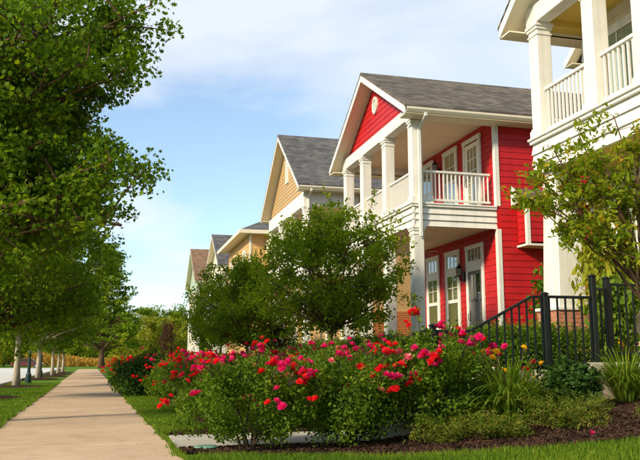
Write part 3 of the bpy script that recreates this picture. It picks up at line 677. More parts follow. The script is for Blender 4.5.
# ceiling fan under the deck
fx, fy, fz = xf_ = (8.6, 21.3, 3.95)
fan = MB().tube([(fx,fy,4.36),(fx,fy,4.05)], .02, 8).lathe([(.05,.13),(.11,.10),(.13,.0),(.09,-.05),(.03,-.06)], (fx,fy,fz), 12).build('ceiling_fan', 'white', red)
for k in range(5):
    a = 2*pi*k/5+.5; ca, sa = cos(a), sin(a)
    def Q(r, w_, z): return (fx+ca*r-sa*w_, fy+sa*r+ca*w_, fz+z)
    MB().hexa([Q(.12,-.05,.0),Q(.68,-.075,.0),Q(.68,.075,.03),Q(.12,.05,.02),Q(.12,-.05,.012),Q(.68,-.075,.012),Q(.68,.075,.042),Q(.12,.05,.032)]).build('fan_blade', 'white', fan)
# box bay on the south wall
by0 = 17.98
MB().box(10.45, 12.6, by0, 18.479, 3.92, 5.0).build('bay_wall', 'red', red)
z = 3.92
while z < 4.95:
    lap(red, 'y', by0, 10.52, 12.53, 10.52, 12.53, z, z+.176, 'red'); lap(red, 'x', 10.45, by0+.07, 18.46, by0+.07, 18.46, z, min(z+.176, 5.0), 'red'); z += .178
MB().box(10.42, 10.53, by0-.03, by0+.08, 3.86, 5.02).box(12.52, 12.63, by0-.03, by0+.08, 3.86, 5.02).box(10.40, 12.65, by0-.04, 18.479, 3.80, 3.86).build('bay_trim', 'white', red, bevel=.005)
rb = MB(); rb.add([(10.28,by0-.16,5.03),(12.77,by0-.16,5.03),(12.77,18.479,5.03),(10.28,18.479,5.03),(10.28,18.479,5.46),(12.77,18.479,5.46)], [(0,3,2,1),(0,1,5,4),(0,4,3),(1,2,5),(2,3,4,5)])
rb.build('bay_roof', 'roof_red', red)
MB().hexa([(10.255,by0-.18,4.96),(10.28,by0-.18,4.96),(10.28,18.46,4.96),(10.255,18.46,4.96),(10.255,by0-.18,5.06),(10.28,by0-.18,5.06),(10.28,18.46,5.52),(10.255,18.46,5.52)]).hexa([(10.281,by0-.185,4.96),(12.77,by0-.185,4.96),(12.77,by0-.161,4.96),(10.281,by0-.161,4.96),(10.281,by0-.185,5.05),(12.77,by0-.185,5.05),(12.77,by0-.161,5.05),(10.281,by0-.161,5.05)]).build('bay_barge_board', 'white', red)
window(red, 'y', 18.478, 14.2, 1.5, 1.5, 3.4, 'plain'); window(red, 'y', 18.478, 15.2, 1.1, 5.1, 6.6, 'plain')

# ---------------------------------------------------------------- white house on the right
wh, ww, wb = gable_house('cream_house', 'cream house with tapered corner column on a brick pier', 6.0, 12.45, 7.28, 9.9, 1.02, 4.96, 4.25, 7.17,
    [6.2, 8.0, 9.28, 10.55, 12.26], 'cream_siding', 'white', 'roof_red', 'ceiling_gold', pd=1.25, s=0.15, sidem='ceiling_gold', ov=.36, fo=.36, detail=1, vent=None)  # golden side beams: bounce light put into their colour
for ob in [c for c in wh.children if c.name.startswith('column')]:     # the ground floor has only the corner columns
    zmin = min(v.co.z for v in ob.data.vertices) + ORG[wh.name][2]
    if zmin < 2:
        for k in list(ob.children): bpy.data.objects.remove(k)
        bpy.data.objects.remove(ob)
bme = None
def brick_pier(house, x, y, hs, z0, z1):
    core = MB().box(x-hs+.012, x+hs-.012, y-hs+.012, y+hs-.012, z0, z1-.005).build('brick_pier', 'mortar', house)
    L_, H_, g = .205, .062, .011
    bl = MB().box(-L_/2, L_/2, -.045, .045, 0, H_).mesh('brick', 'brick', bevel=.004); bh = MB().box(-.0475, .0475, -.045, .045, 0, H_).mesh('brick', 'brick', bevel=.004)
    nrow = int((z1-z0)/(H_+g)); R = random.Random(7); n = 3
    for r in range(nrow):
        z = z1-.006-(H_+g)*(r+1)+g
        for (face, rot) in ((0,0),(1,pi/2)):
            u = -hs + (0 if (r+face) % 2 else -.108)
            while u < hs-.02:
                a, b = max(u, -hs), min(u+L_, hs)
                if b-a > .04:
                    c = (a+b)/2; off = hs-.045+R.uniform(-.003,.003)
                    loc = (x+c, y-off, z) if face == 0 else (x-off, y+c, z)
                    if not (face == 1 and a < -hs+.09 and (b-a) > .0):
                        put('brick', bl, core, loc, (0,0,rot), ((b-a)/L_,1,1))
                    else:
                        a2 = -hs+.095
                        if b-a2 > .04: put('brick', bl, core, (x-off, y+(a2+b)/2, z), (0,0,rot), ((b-a2)/L_,1,1))
                u += L_+g
    MB().box(x-hs-.035, x+hs+.035, y-hs-.035, y+hs+.035, z1, z1+.06).build('pier_cap', 'white', house, bevel=.01)
    return core
for yy_ in (12.12, 6.35):
    column(wh, 7.39+.34, yy_, 1.78, 4.25, .20, 'white', taper=.275, cap=.05)
brick_pier(wh, 7.39+.34, 12.12, .36, .55, 1.72)
window(wh, 'x', ww-.022, 11.15, 1.25, 2.15, 3.75, 'louver'); window(wh, 'x', ww-.022, 8.9, 1.25, 2.15, 3.75, 'louver')
window(wh, 'x', ww-.022, 11.35, 1.2, 5.15, 6.85, 'louver'); window(wh, 'x', ww-.022, 9.6, .9, 5.15, 6.85, 'louver')
MB().box(ww-.03, ww+.10, 12.33, 12.48, .5, 7.17).build('corner_board', 'white', wh, bevel=.004)

# ---------------------------------------------------------------- neighbouring houses down the street
tan, tw_, tb_ = gable_house('tan_house', 'tan house with dark roof and tall gable louvre beyond the red house', 30.9, 38.7, 7.95, 11.25, 0.85, 4.9, 4.25, 7.16,
    [31.07, 33.5, 36.1, 38.5], 'tan', 'white', 'roof_grey', 'ceiling_tan', vent='tall', ov=.5, fo=.34, detail=1, beamh=.62)
# brick ground floor on the south wall, with windows
bw = MB().box(tw_+.1, tb_, 30.84, 30.90, .2, 2.74).build('brick_wall', 'mortar', tan)
R = random.Random(2); bl = MB().box(-.15, .15, -.03, .03, 0, .082).mesh('brick', 'brick_dark')
for r in range(16):
    for k in range(16):
        put('brick', bl, bw, (tw_+.26+.318*k+(.159 if r % 2 else 0), 30.845+R.uniform(-.004,.004), 2.65-.098*r))
window(tan, 'y', 30.825, 13.3, 1.3, 1.2, 2.9, 'plain'); window(tan, 'x', tw_-.022, 33.0, 1.1, 1.6, 3.9, 'hung'); window(tan, 'x', tw_-.022, 35.6, 1.1, 1.6, 3.9, 'hung'); window(tan, 'x', tw_-.022, 32.6, 1.1, 5.2, 7.0, 'hung')

grey, gw, gb = gable_house('pale_house', 'pale house with grey gable roof beyond the ochre house', 57.6, 65.7, 7.5, 10.4, 0.3, 4.4, 3.8, 6.6,
    [57.8, 60.4, 63, 65.5], 'pale', 'white', 'roof_grey', 'ceiling_tan', ov=.45, detail=1, vent=None)
far, fw_, fb_ = gable_house('sage_house', 'farthest house with brown shingle roof and sage green gable', 76.2, 86.0, 8.0, 11.75, 0.1, 4.3, 3.7, 6.9,
    [76.4, 79.5, 82.7, 85.8], 'pale', 'white', 'roof_brown', 'ceiling_tan', ov=.6, detail=1, vent='tall', gable_m='green_siding')
# ochre house with a hipped roof
oy0, oy1, ox0, ox1, oz = 46.0, 55.4, 7.6, 17.0, 8.35
och = thing('ochre_house', (ox0, 50.7, ground(9, 50)), 'ochre house with hipped roof and wide cream eaves', 'house')
MB().box(ox0+.02, ox1, oy0+.02, oy1, -.6, oz).build('wall', 'orange', och)
siding(och, 'x', ox0+.02, oy0+.1, oy1-.1, .5, oz-.05, 'orange', .2); siding(och, 'y', oy0+.02, ox0+.1, ox1, .5, oz-.05, 'orange', .2)
e = .75; zc = 10.9
hp = [(ox0-e,oy0-e,oz),(ox1+e,oy0-e,oz),(ox1+e,oy1+e,oz),(ox0-e,oy1+e,oz)]
MB().add(hp+[(ox0+4,50.7,zc),(ox1-4,50.7,zc)], [(0,1,5,4),(1,2,5),(2,3,4,5),(3,0,4),(3,2,1,0)]).build('roof', 'roof_grey', och)
MB().box(ox0-e-.02, ox1+e, oy0-e-.02, oy0-e+.02, oz-.2, oz+.02).box(ox0-e-.02, ox0-e+.02, oy0-e+.021, oy1+e, oz-.2, oz+.02).box(ox0-e+.03, ox1, oy0-e+.03, oy0, oz-.15, oz-.13).box(ox0-e+.03, ox0, oy0-e+.03, oy1+e, oz-.12, oz-.10).build('eaves', 'cream', och)
MB().box(ox0-.02, ox0+.1, oy0-.02, oy0+.1, -.5, oz-.2).build('corner_board', 'white', och)
# its side porch: small roof on white columns
px0, px1, py0 = 8.9, 13.5, 43.6
MB().add([(px0-.3,py0-.3,7.0),(px1,py0-.3,7.0),(px1,oy0,7.0),(px0-.3,oy0,7.0),(px0-.3,py0-.3,7.25),(px1,py0-.3,7.25),(px1,oy0,7.9),(px0-.3,oy0,7.9)], [(0,3,2,1),(4,5,6,7),(0,1,5,4),(1,2,6,5),(2,3,7,6),(3,0,4,7)]).build('porch_roof', 'cream', och)
for xq in (px0, px1-.3): column(och, xq+.1, py0+.05, 4.3, 6.99, .15, 'white'); column(och, xq+.1, py0+.05, .4, 4.1, .15, 'white')
MB().box(px0-.1, px1, py0-.1, oy0, 4.1, 4.29).build('porch_deck', 'white', och); railing(och, (px0+.2,py0+.05), (px1-.3,py0+.05), 4.3)
for yy_ in (48, 51, 53.5): window(och, 'x', ox0, yy_, 1.0, 5.4, 7.3, 'hung')
# house behind, seen between the columns of the upper porch
bh = thing('back_house', (17.4, 21.4, ground(14, 12)), 'cream gabled house behind the cream porch, seen between its upper columns', 'house')
bw_, by0_, by1_, bze, bzr = 17.4, 17.4, 25.2, 12.45, 15.5; bc = (by0_+by1_)/2; bs = (bzr-bze)/(by1_-bc+.55)
MB().box(bw_, 26, by0_, by1_, 0, bze).build('wall', 'cream_siding', bh)
z = bze-2.2
while z < bzr-.4:
    q = lambda zz: max(by0_, bc-(bzr-.15-zz)/bs)
    lap(bh, 'x', bw_-.001, q(z), 2*bc-q(z), q(z+.178), 2*bc-q(z+.178), z, z+.176, 'cream_siding'); z += .178
MB().prism([(by0_,bze+.001),(by1_,bze+.001),(bc,bzr-.12)], 'x', bw_, bw_+.2).build('gable_wall', 'cream_siding', bh)
for sg in (-1, 1):
    ye_ = bc+sg*(by1_-bc+.55)
    mb = MB(); slope_slab(mb, bw_-.45, 26.3, ye_, bze, bc, bzr, .09); mb.build('roof', 'roof_grey', bh)
    mb = MB(); slope_slab(mb, bw_-.44, bw_-.03, ye_, bze-.11, bc, bzr-.11, .10); mb.build('rake_soffit', 'cream', bh)
    mb = MB(); slope_slab(mb, bw_-.48, bw_-.451, ye_, bze-.22, bc, bzr-.22, .28); mb.build('barge_board', 'white', bh)
    MB().box(bw_-.44, 26, min(ye_, bc+sg*(by1_-bc)), max(ye_, bc+sg*(by1_-bc)), bze-.16, bze-.13).build('eave_soffit', 'cream', bh)

# ---------------------------------------------------------------- retaining wall and iron railing
rw = tag(MB().box(5.34, 6.13, 9.03, 9.29, -.25, .765).build('retaining_wall', 'wallconc', None, bevel=.012), 'low pale concrete retaining wall end under the black railing', 'wall')
rw2 = tag(MB().box(6.131, 9.5, 9.13, 9.34, -.25, .86).build('retaining_wall', 'wallconc', None, bevel=.012), 'longer concrete retaining wall behind the right daylily clump', 'wall')
ck = tag(MB().hexa([(3.25,9.18,-.4),(5.33,9.18,-.4),(5.33,9.29,-.4),(3.25,9.29,-.4),(3.25,9.18,.02),(5.33,9.18,.74),(5.33,9.29,.74),(3.25,9.29,.02)]).build('stair_cheek', 'wallconc', None, bevel=.01), 'sloping concrete stair cheek beside the front steps', 'stair wall')
fence = thing('iron_railing', (5.5, 9.2, 0.3), 'black iron stair and terrace railing with square posts', 'railing')
def post(x, y, z0, z1, s=.032):
    p = MB().box(x-s, x+s, y-s, y+s, z0, z1-.03).build('post', 'iron', fence, bevel=.004)
    MB().box(x-s-.010, x+s+.010, y-s-.010, y+s+.010, z1-.0295, z1-.015).hexa([(x-s-.006,y-s-.006,z1-.0149),(x+s+.006,y-s-.006,z1-.0149),(x+s+.006,y+s+.006,z1-.0149),(x-s-.006,y+s+.006,z1-.0149),(x-.012,y-.012,z1+.004),(x+.012,y-.012,z1+.004),(x+.012,y+.012,z1+.004),(x-.012,y+.012,z1+.004)]).build('post_cap', 'iron', p)
    return p
def ipanel(path_top, path_bot, n, skip=0):
    """top and bottom rails along a polyline at height, with n balusters between"""
    for pts, r in ((path_top, .019), (path_bot, .015)):
        for a, b in zip(pts[:-1], pts[1:]):
            d = (Vector(b)-Vector(a)); nx = Vector((-d.y, d.x, 0)).normalized()*r; uz = Vector((0,0,r))
            A, B_ = Vector(a), Vector(b)
            MB().hexa([A-nx-uz,A+nx-uz,B_+nx-uz,B_-nx-uz,A-nx+uz,A+nx+uz,B_+nx+uz,B_-nx+uz][0:8]).build('rail', 'iron', fence, bevel=.003)
    def at_(pts, t):
        ls = [0]
        for a, b in zip(pts[:-1], pts[1:]): ls.append(ls[-1]+(Vector(b)-Vector(a)).xy.length)
        s_ = t*ls[-1]
        for i in range(len(pts)-1):
            if s_ <= ls[i+1]+1e-9:
                k = (s_-ls[i])/max(1e-9, ls[i+1]-ls[i]); return Vector(pts[i]).lerp(Vector(pts[i+1]), k)
        return Vector(pts[-1])
    for k in range(n):
        t = (k+.5)/n; a = at_(path_bot, t); b = at_(path_top, t); q = .0105
        MB().box(b.x-q, b.x+q, b.y-q, b.y+q, a.z+.01, b.z-.005).build('baluster', 'iron', fence)
Yf = 9.2
ipanel([(3.14,Yf,.95),(3.72,Yf,1.255),(3.92,Yf,1.265)], [(3.14,Yf,.22),(3.72,Yf,.52),(3.92,Yf,.53)], 7)
MB().tube([(3.14,Yf,.95),(3.09,Yf,.93),(3.08,Yf,.87),(3.08,Yf,.0)], .018, 8).build('handrail_end', 'iron', fence)
ipanel([(3.92,Yf,1.265),(4.44,Yf,1.27)], [(3.92,Yf,.53),(4.44,Yf,.53)], 4)
ipanel([(4.44,Yf,1.27),(5.36,Yf,1.735),(5.56,Yf,1.74)], [(4.44,Yf,.53),(5.36,Yf,.86),(5.56,Yf,.87)], 10)
ipanel([(5.56,Yf,1.74),(6.31,Yf,1.74)], [(5.56,Yf,.86),(6.31,Yf,.86)], 6)
ipanel([(6.31,Yf,1.87),(6.70,9.44,1.87)], [(6.31,Yf,.95),(6.70,9.44,.95)], 3)
ipanel([(6.70,9.44,1.95),(9.4,9.44,1.95)], [(6.70,9.44,.98),(9.4,9.44,.98)], 22)
for (x, y, a, b) in ((3.92,Yf,-.1,1.36),(4.33,Yf,.2,1.27),(5.56,Yf,.766,1.80),(6.31,Yf,.766,2.06),(6.70,9.44,.74,2.06),(8.1,9.44,.74,2.06)): post(x, y, a, b, .036 if b > 1.3 else .03)

# ---------------------------------------------------------------- trees
def tree_mesh(seed, H, clear, R, limbs, clumps, leaves, lsize, tpl, lm, bm='bark', r0=.12, flat=.55, zc=None, lean=(0,0), top=1.0, clump_r=.55, targets=None, shape='oval', up=.45, spr=1.0, shoots=0, u0=.30):
    """returns trunk mesh and crown mesh: limbs run from the trunk into the crown, twigs leave them and carry the leaf clumps"""
    R_ = random.Random(seed); rg = np.random.default_rng(seed)
    mb = MB(); tp = []; rr = []
    for i in range(9):
        t = i/8; tp.append((lean[0]*t*t*H+R_.uniform(-.05,.05)*t, lean[1]*t*t*H+R_.uniform(-.05,.05)*t, -.15+t*H*.86)); rr.append(r0*(1.35 if i == 0 else 1.0-.88*t)+.01)
    mb.tube(tp, rr, 9)
    def trunk_at(z):
        t = (z+.15)/(H*.86); t = max(0, min(1, t)); k = t*8; i = min(7, int(k)); return Vector(tp[i]).lerp(Vector(tp[i+1]), k-i), rr[i]+(rr[i+1]-rr[i])*(k-i)
    def env(t):   # crown radius at relative height t in 0..1
        if shape == 'oval': return R*(max(0, 1-(abs(t-.40)/(.42 if t < .40 else .62))**2.2))**.5
        if shape == 'cone': return R*min(1.0, t/.12+.55)*(1-t)**.75+.1
        if shape == 'vase': return R*(max(0, 1-(abs(t-.55)/(.6 if t < .55 else .48))**2.4))**.5
    cents = []; 
    tg = targets or []
    ga = R_.uniform(0, 6)
    for i in range(limbs + len(tg)):
        if i < limbs:
            t = (i+.5)/limbs; zt = clear+(H-clear)*(.04+.94*t); a = ga+i*2.399+R_.uniform(-.3,.3); rad = env((zt-clear)/(H-clear))*R_.uniform(.82,1.12)
            z0 = max(clear*.82, zt-rad*R_.uniform(.35,.75)-.2); z0 = min(z0, H*.8)
            P0, rw_ = trunk_at(z0); end = Vector((P0.x*.3+rad*cos(a), P0.y*.3+rad*sin(a), zt+R_.uniform(-.1,.15)))
        else:
            end = Vector(tg[i-limbs][0]); P0, rw_ = trunk_at(tg[i-limbs][1])
        mid = P0.lerp(end, .5)+Vector((R_.uniform(-.1,.1), R_.uniform(-.1,.1), .10*(end-P0).length))
        pts = []
        for k in range(7):
            u = k/6; p = P0*(1-u)**2+mid*2*u*(1-u)+end*u*u; pts.append(p+Vector((R_.uniform(-.03,.03),R_.uniform(-.03,.03),R_.uniform(-.03,.03))))
        thick = min(rw_*.65, r0*.55)*(tg[i-limbs][2] if i >= limbs and len(tg[i-limbs]) > 2 else 1)
        mb.tube(pts, [thick*(1-.85*k/6)+.006 for k in range(7)], 6, cap=False)
        ln = (end-P0).length
        for c in range(clumps):
            u = u0+(1.02-u0)*(c+R_.random())/clumps; u = min(u, 1.0); k = u*6; j = min(5, int(k)); q = pts[j].lerp(pts[j+1], k-j)
            sp = (ln*.30*(1.15-u)+.15)*spr
            tip = q+Vector((R_.gauss(0,1)*sp, R_.gauss(0,1)*sp, R_.gauss(.25,.7)*sp))
            mb.tube([q, q.lerp(tip,.5)+Vector((0,0,.05)), tip], [.016*r0/.12, .011*r0/.12, .005], 4, cap=False)
            cents.append((tip, clump_r*R_.uniform(.6,1.15)))
    for k in range(max(3, clumps) if limbs else 0):
        cents.append((Vector(tp[-1])+Vector((R_.gauss(0,.35)*R*.4, R_.gauss(0,.35)*R*.4, H*.14*R_.random())), clump_r*.8))
    C_ = []
    per = max(3, leaves//len(cents))
    for p, cr in cents:
        g = rg.normal(size=(per,3)); g /= np.linalg.norm(g,axis=1)[:,None]; g *= (rg.random(per)**.5)[:,None]*cr; g[:,2] *= flat
        C_.append(np.array(p)+g)
    nsh = 0
    for k in range(shoots):        # upright shoots along the top of the crown
        c = R_.choice([q for q, _ in cents if q.z > clear+(H-clear)*.45]); d = Vector((R_.gauss(0,.18), R_.gauss(0,.18), 1)).normalized()*R_.uniform(.35,.75)*R/1.8
        mb.tube([c, c+d*.5, c+d], [.008,.006,.003], 4, cap=False); u_ = rg.random(36)
        C_.append(np.array(c)+u_[:,None]*np.array(d)+rg.normal(0,.05,(36,3))*R/1.8); nsh += 36
    C_ = np.concatenate(C_)
    tint = np.clip(rg.beta(2.2,2.6,len(C_))*.85 + np.concatenate([np.repeat(rg.normal(0,.10,len(cents)), per), np.zeros(nsh)])+.06, 0, 1)
    return mb.mesh('trunk', bm, smooth=True), leaf_mesh('crown', C_, lsize*rg.uniform(.6,1.25,len(C_)), tpl[0], tpl[1], lm, rg, up=up, droop=.4, tint=tint)
def plant_tree(name, label, loc, meshes, rz=0, s=1.0, group=None, sz=None):
    T = thing(name, loc, label, 'tree', group, rz); T.scale = (s, s, sz or s)
    for nm, me in zip(('trunk','crown'), meshes):
        o = bpy.data.objects.new(nm, me); col.objects.link(o); o.parent = T
        if nm == 'crown': o['kind'] = 'stuff'
    return T
L_CURL = None
def tz(x, y): return (x, y, ground(x, y))

# near maple overhanging from the left, then the row along the kerb
X0, Y0 = -3.15, 13.3; zg = ground(X0, Y0)
tg = [((-1.15-X0, 12.1-Y0, 6.6-zg), 2.4, 1.6)]
for p in [(0.47, 11.2, 6.2), (0.36, 12.2, 6.26), (0.26, 13.0, 6.22), (-0.02, 11.8, 5.31), (-0.36, 12.6, 5.19), (-0.55, 10.8, 5.14), (-1.01, 11.2, 5.52), (-0.22, 12.2, 6.37), (-0.78, 13.0, 5.01), (-1.31, 11.8, 4.9), (0.66, 12.6, 3.89), (0.31, 10.8, 3.61), (0.04, 11.2, 3.42), (-0.28, 12.2, 4.01), (-1.79, 13.0, 5.83), (-0.98, 11.8, 4.17), (-0.38, 12.6, 3.35), (-1.24, 10.8, 3.04), (-0.05, 11.2, 2.8), (0.12, 12.2, 6.58), (-0.52, 13.0, 6.41), (0.07, 11.8, 5.56), (-1.78, 12.6, 6.45), (-0.86, 10.8, 5.83), (-1.2, 11.2, 3.99), (-0.76, 12.2, 3.73), (-1.88, 13.0, 4.78), (-1.66, 11.8, 3.74), (-0.97, 12.6, 3.0)]:
    if p[0] > .01*p[1] and p[2] < 6.2: p = (p[0]-.5, p[1], p[2])
    elif p[0] > 0: p = (p[0]-.2, p[1], p[2])
    tg.append(((p[0]-X0, p[1]-Y0, p[2]-zg), max(2.5, min(5.5, (p[2]-zg)*.72)), .24))
near = tree_mesh(11, 8.7, 2.9, 2.6, 26, 14, 76000, .088, L_STAR, 'maple', 'bark_dark', .17, .7, targets=tg, clump_r=.46, up=.3, spr=.7, u0=.2)
plant_tree('maple_tree', 'large maple overhanging the sidewalk with a thick leaning limb', (X0, Y0, zg), near)
mapA = tree_mesh(21, 8.8, 2.0, 3.05, 36, 11, 46000, .115, L_STAR, 'maple', 'bark_dark', .13, .6, clump_r=.70, up=.35)
mapB = tree_mesh(22, 8.0, 2.3, 2.9, 28, 9, 20000, .17, L_STAR, 'maple', 'bark_pale', .12, .6, clump_r=.62, up=.35, lean=(.006,0))
G = 'maples along the kerb'
plant_tree('maple_tree', 'full maple between the overhanging maple and the first pale trunk', tz(-3.45, 22.3), mapA, 0.6, 1.0, G)
plant_tree('maple_tree', 'maple with pale leaning trunk beside the first green bollard', tz(-3.72, 31.6), mapB, 0.3, 1.05, G)
plant_tree('maple_tree', 'kerbside maple between the two green bollards', tz(-4.25, 45.5), mapB, 2.1, 1.0, G)
for k, (x, y) in enumerate(((-4.15, 54), (-4.35, 62), (-4.6, 71))):
    plant_tree('maple_tree', 'slender pale-trunked maple farther down the kerb past the bollards', tz(x, y), mapB, 1.1*k+.4, .92, G)
# mulch rings
for k, (x, y, r) in enumerate(((X0, Y0, 1.5), (-3.45,22.3,1.1), (-3.72,31.6,1.15), (-4.25,45.5,1.2), (-4.15,54,1.1), (-4.35,62,1.1), (-4.6,71,1.1))):
    mb = MB(); n = 28; R = random.Random(k)
    rad = [r*R.uniform(.92,1.05) for _ in range(n)]
    for f, hgt in ((1.0,.012),(.8,.07),(.4,.11)):
        for i in range(n):
            a = 2*pi*i/n; px_, py_ = x+rad[i]*f*cos(a), y+rad[i]*f*sin(a)*1.15; mb.v.append((px_, py_, ground(px_,py_)+hgt))
    for j in range(2):
        for i in range(n): mb.f.append((j*n+i, j*n+(i+1)%n, (j+1)*n+(i+1)%n, (j+1)*n+i))
    mb.f.append(tuple(2*n+i for i in range(n))); struct('mulch_ring', mb, 'mulch', smooth=True)
# small trees before the houses
midA = tree_mesh(31, 3.75, 1.25, 1.72, 34, 10, 22000, .085, L_OVAL, 'midleaf', 'bark_dark', .055, .8, clump_r=.30, shape='oval', up=.25, shoots=30)
midB = tree_mesh(32, 3.9, 1.3, 1.75, 30, 9, 17000, .10, L_OVAL, 'midleaf', 'bark_dark', .055, .8, clump_r=.36, shape='oval', up=.25, shoots=26)
Gm = 'young trees on the front lawns'
plant_tree('young_tree', 'young dense tree before the porch of the red and tan houses', tz(4.95, 17.8), midA, .4, 1.0, Gm)
plant_tree('young_tree', 'young tree before the tan and ochre houses', tz(4.35, 26.6), midB, 1.4, .98, Gm)
plant_tree('young_tree', 'young tree before the pale and sage houses', tz(4.7, 36.5), midB, 3.0, 1.0, Gm)
# slender tree on the right with leaves turning
rx, ry = 5.98, 7.7; rg_ = ground(rx, ry)
tg = []
for p in [(4.18, 7.45, 2.78), (4.46, 7.56, 3.07), (4.82, 7.67, 3.31), (5.25, 7.78, 3.57), (5.83, 7.89, 3.9), (4.88, 8.0, 2.66), (4.82, 7.45, 2.42), (5.21, 7.56, 2.68), (5.74, 7.67, 3.28), (4.97, 7.78, 2.91), (5.6, 7.89, 3.05), (6.13, 8.0, 3.0), (5.3, 7.45, 2.35), (5.67, 7.56, 2.29), (5.25, 7.67, 3.17), (4.65, 7.78, 2.85), (5.24, 7.89, 2.8), (5.83, 8.0, 2.79), (5.29, 7.45, 3.31), (5.84, 7.56, 3.56)] + [(6.5,7.4,3.2),(6.7,7.9,2.9),(6.4,8.1,3.6),(6.9,7.6,3.4),(6.2,7.0,3.0)]:
    tg.append(((p[0]-rx, p[1]-ry, p[2]-rg_), 1.05+.30*(p[2]-2.0), .42))
rt_ = tree_mesh(41, 3.7, 2.0, .9, 0, 7, 6400, .082, L_NARROW, 'autumn', 'bark_dark', .038, .7, targets=tg, clump_r=.17, up=.3, spr=.42, u0=.55)
plant_tree('slender_tree', 'slender tree with yellow-green and reddening leaves beside the cream house', (rx, ry, rg_), rt_)
# big tree at the end of the pavement and the wood behind
endt = tree_mesh(51, 19, 3.0, 6.2, 40, 8, 17000, .42, L_OVAL, 'oakleaf', 'bark_dark', .42, .35, clump_r=1.3, shape='cone', up=.4)
plant_tree('broad_tree', 'tall tiered tree standing at the far end of the sidewalk', tz(-2.3, 118), endt)
bgA = tree_mesh(61, 12, 1.2, 5.0, 24, 7, 8000, .55, L_SIMPLE, 'farleaf', 'bark_dark', .25, .75, clump_r=1.5, shape='oval')
bgB = tree_mesh(62, 14, 1.6, 5.2, 24, 7, 8000, .55, L_SIMPLE, 'oakleaf', 'bark_dark', .25, .75, clump_r=1.5, shape='oval')
bgC = tree_mesh(63, 8, .8, 3.4, 18, 7, 6000, .40, L_SIMPLE, 'yellowleaf', 'bark_dark', .16, .75, clump_r=1.1, shape='oval')
R = random.Random(9)
Gw = 'trees of the wood beyond the road'
for k, x in enumerate(range(-64, 40, 6)):
    yy_ = 186+R.uniform(-10,12)
    plant_tree('background_tree', 'full green tree in the wood beyond the golden grass', tz(x+R.uniform(-2,2), yy_), bgA if k % 2 else bgB, R.uniform(0,6), R.uniform(.72,1.0), Gw)
for k, (x, y, s_) in enumerate(((5.5,128,.9),(9.5,135,.95),(1.2,142,.75))):
    plant_tree('background_tree', 'yellow-green small tree near the far end of the row of houses', tz(x, y), bgC, k*1.3, s_, 'yellow-green trees past the houses')
for k, (x, y) in enumerate(((-26,150),(-33,146),(-21,158),(-40,152))):
    plant_tree('background_tree', 'bushy green tree on the lawn across the road', tz(x, y), bgA if k % 2 else bgC, k, .8, 'trees across the road')

# ---------------------------------------------------------------- shrubs and flowers
def bush_mesh(seed, rx, ry, h, z0, n, lsize, lm, tpl=L_OVAL, stems=9, lump=.28, spread=.8, stemr=.011, fill=.55, up=.3, sm_='stem', shoots=0):
    rg = np.random.default_rng(seed); R_ = random.Random(seed)
    mb = MB(); cents = []
    ncl = 46
    for i in range(ncl):
        a = i*2.399+R_.uniform(-.3,.3); t = (i+.5)/ncl; zz = z0+(h-z0)*(t**.8)*R_.uniform(.86,1.1)
        rel = (zz-z0)/(h-z0); rad = (1-abs(rel-.48)**2.2*2.6)
        rad = max(.12, min(1, rad))*R_.uniform(.45,1.08)
        cents.append(Vector((rx*rad*cos(a), ry*rad*sin(a), zz)))
    for k in range(stems):
        c = cents[(k*5+3) % ncl]; b = Vector((R_.gauss(0,.05), R_.gauss(0,.05), -.04)); q = b.lerp(c,.5)+Vector((0,0,.08)) - Vector((c.x, c.y, 0))*.12
        mb.tube([b, b.lerp(q,.5)+Vector((R_.uniform(-.02,.02),R_.uniform(-.02,.02),.02)), q, c], [stemr*1.5, stemr*1.2, stemr, .004], 5, cap=False)
    for c in cents:
        for k in range(2):
            e = c+Vector((R_.gauss(0,.10), R_.gauss(0,.10), abs(R_.gauss(.05,.10)))); mb.tube([c*.75+Vector((0,0,c.z*.2)), e], [.004,.002], 3, cap=False)
    per = n//ncl; C_ = []
    for c in cents:
        g = rg.normal(size=(per,3)); g /= np.linalg.norm(g,axis=1)[:,None]; g *= (rg.random(per)**.45)[:,None]*lump*rg.uniform(.75,1.2); g[:,2] *= .85
        C_.append(np.array(c)+g)
    for k in range(shoots):        # loose shoots that break the outline
        c = R_.choice([c for c in cents if c.z > z0+.35*(h-z0)]); d = Vector((c.x*1.1+R_.gauss(0,.15), c.y*1.1+R_.gauss(0,.15), .35+R_.uniform(.1,.7))).normalized()*R_.uniform(.28,.46)
        mb.tube([c, c+d*.6+Vector((0,0,.02)), c+d], [.004,.003,.002], 4, cap=False)
        u_ = rg.uniform(.4,1,16); C_.append(np.array(c)+u_[:,None]*np.array(d)+rg.normal(0,.028,(16,3)))
    TT = np.concatenate([np.clip(rg.beta(2,2.6,len(q_))*.8+rg.normal(.06,.13), 0, 1) for q_ in C_]); C_ = np.concatenate(C_); TT = TT[C_[:,2] > z0*.5]; C_ = C_[C_[:,2] > z0*.5]
    return mb.mesh('stems', sm_, smooth=True), leaf_mesh('foliage', C_, lsize*rg.uniform(.6,1.25,len(C_)), tpl[0], tpl[1], lm, rg, up=up, tint=TT), cents
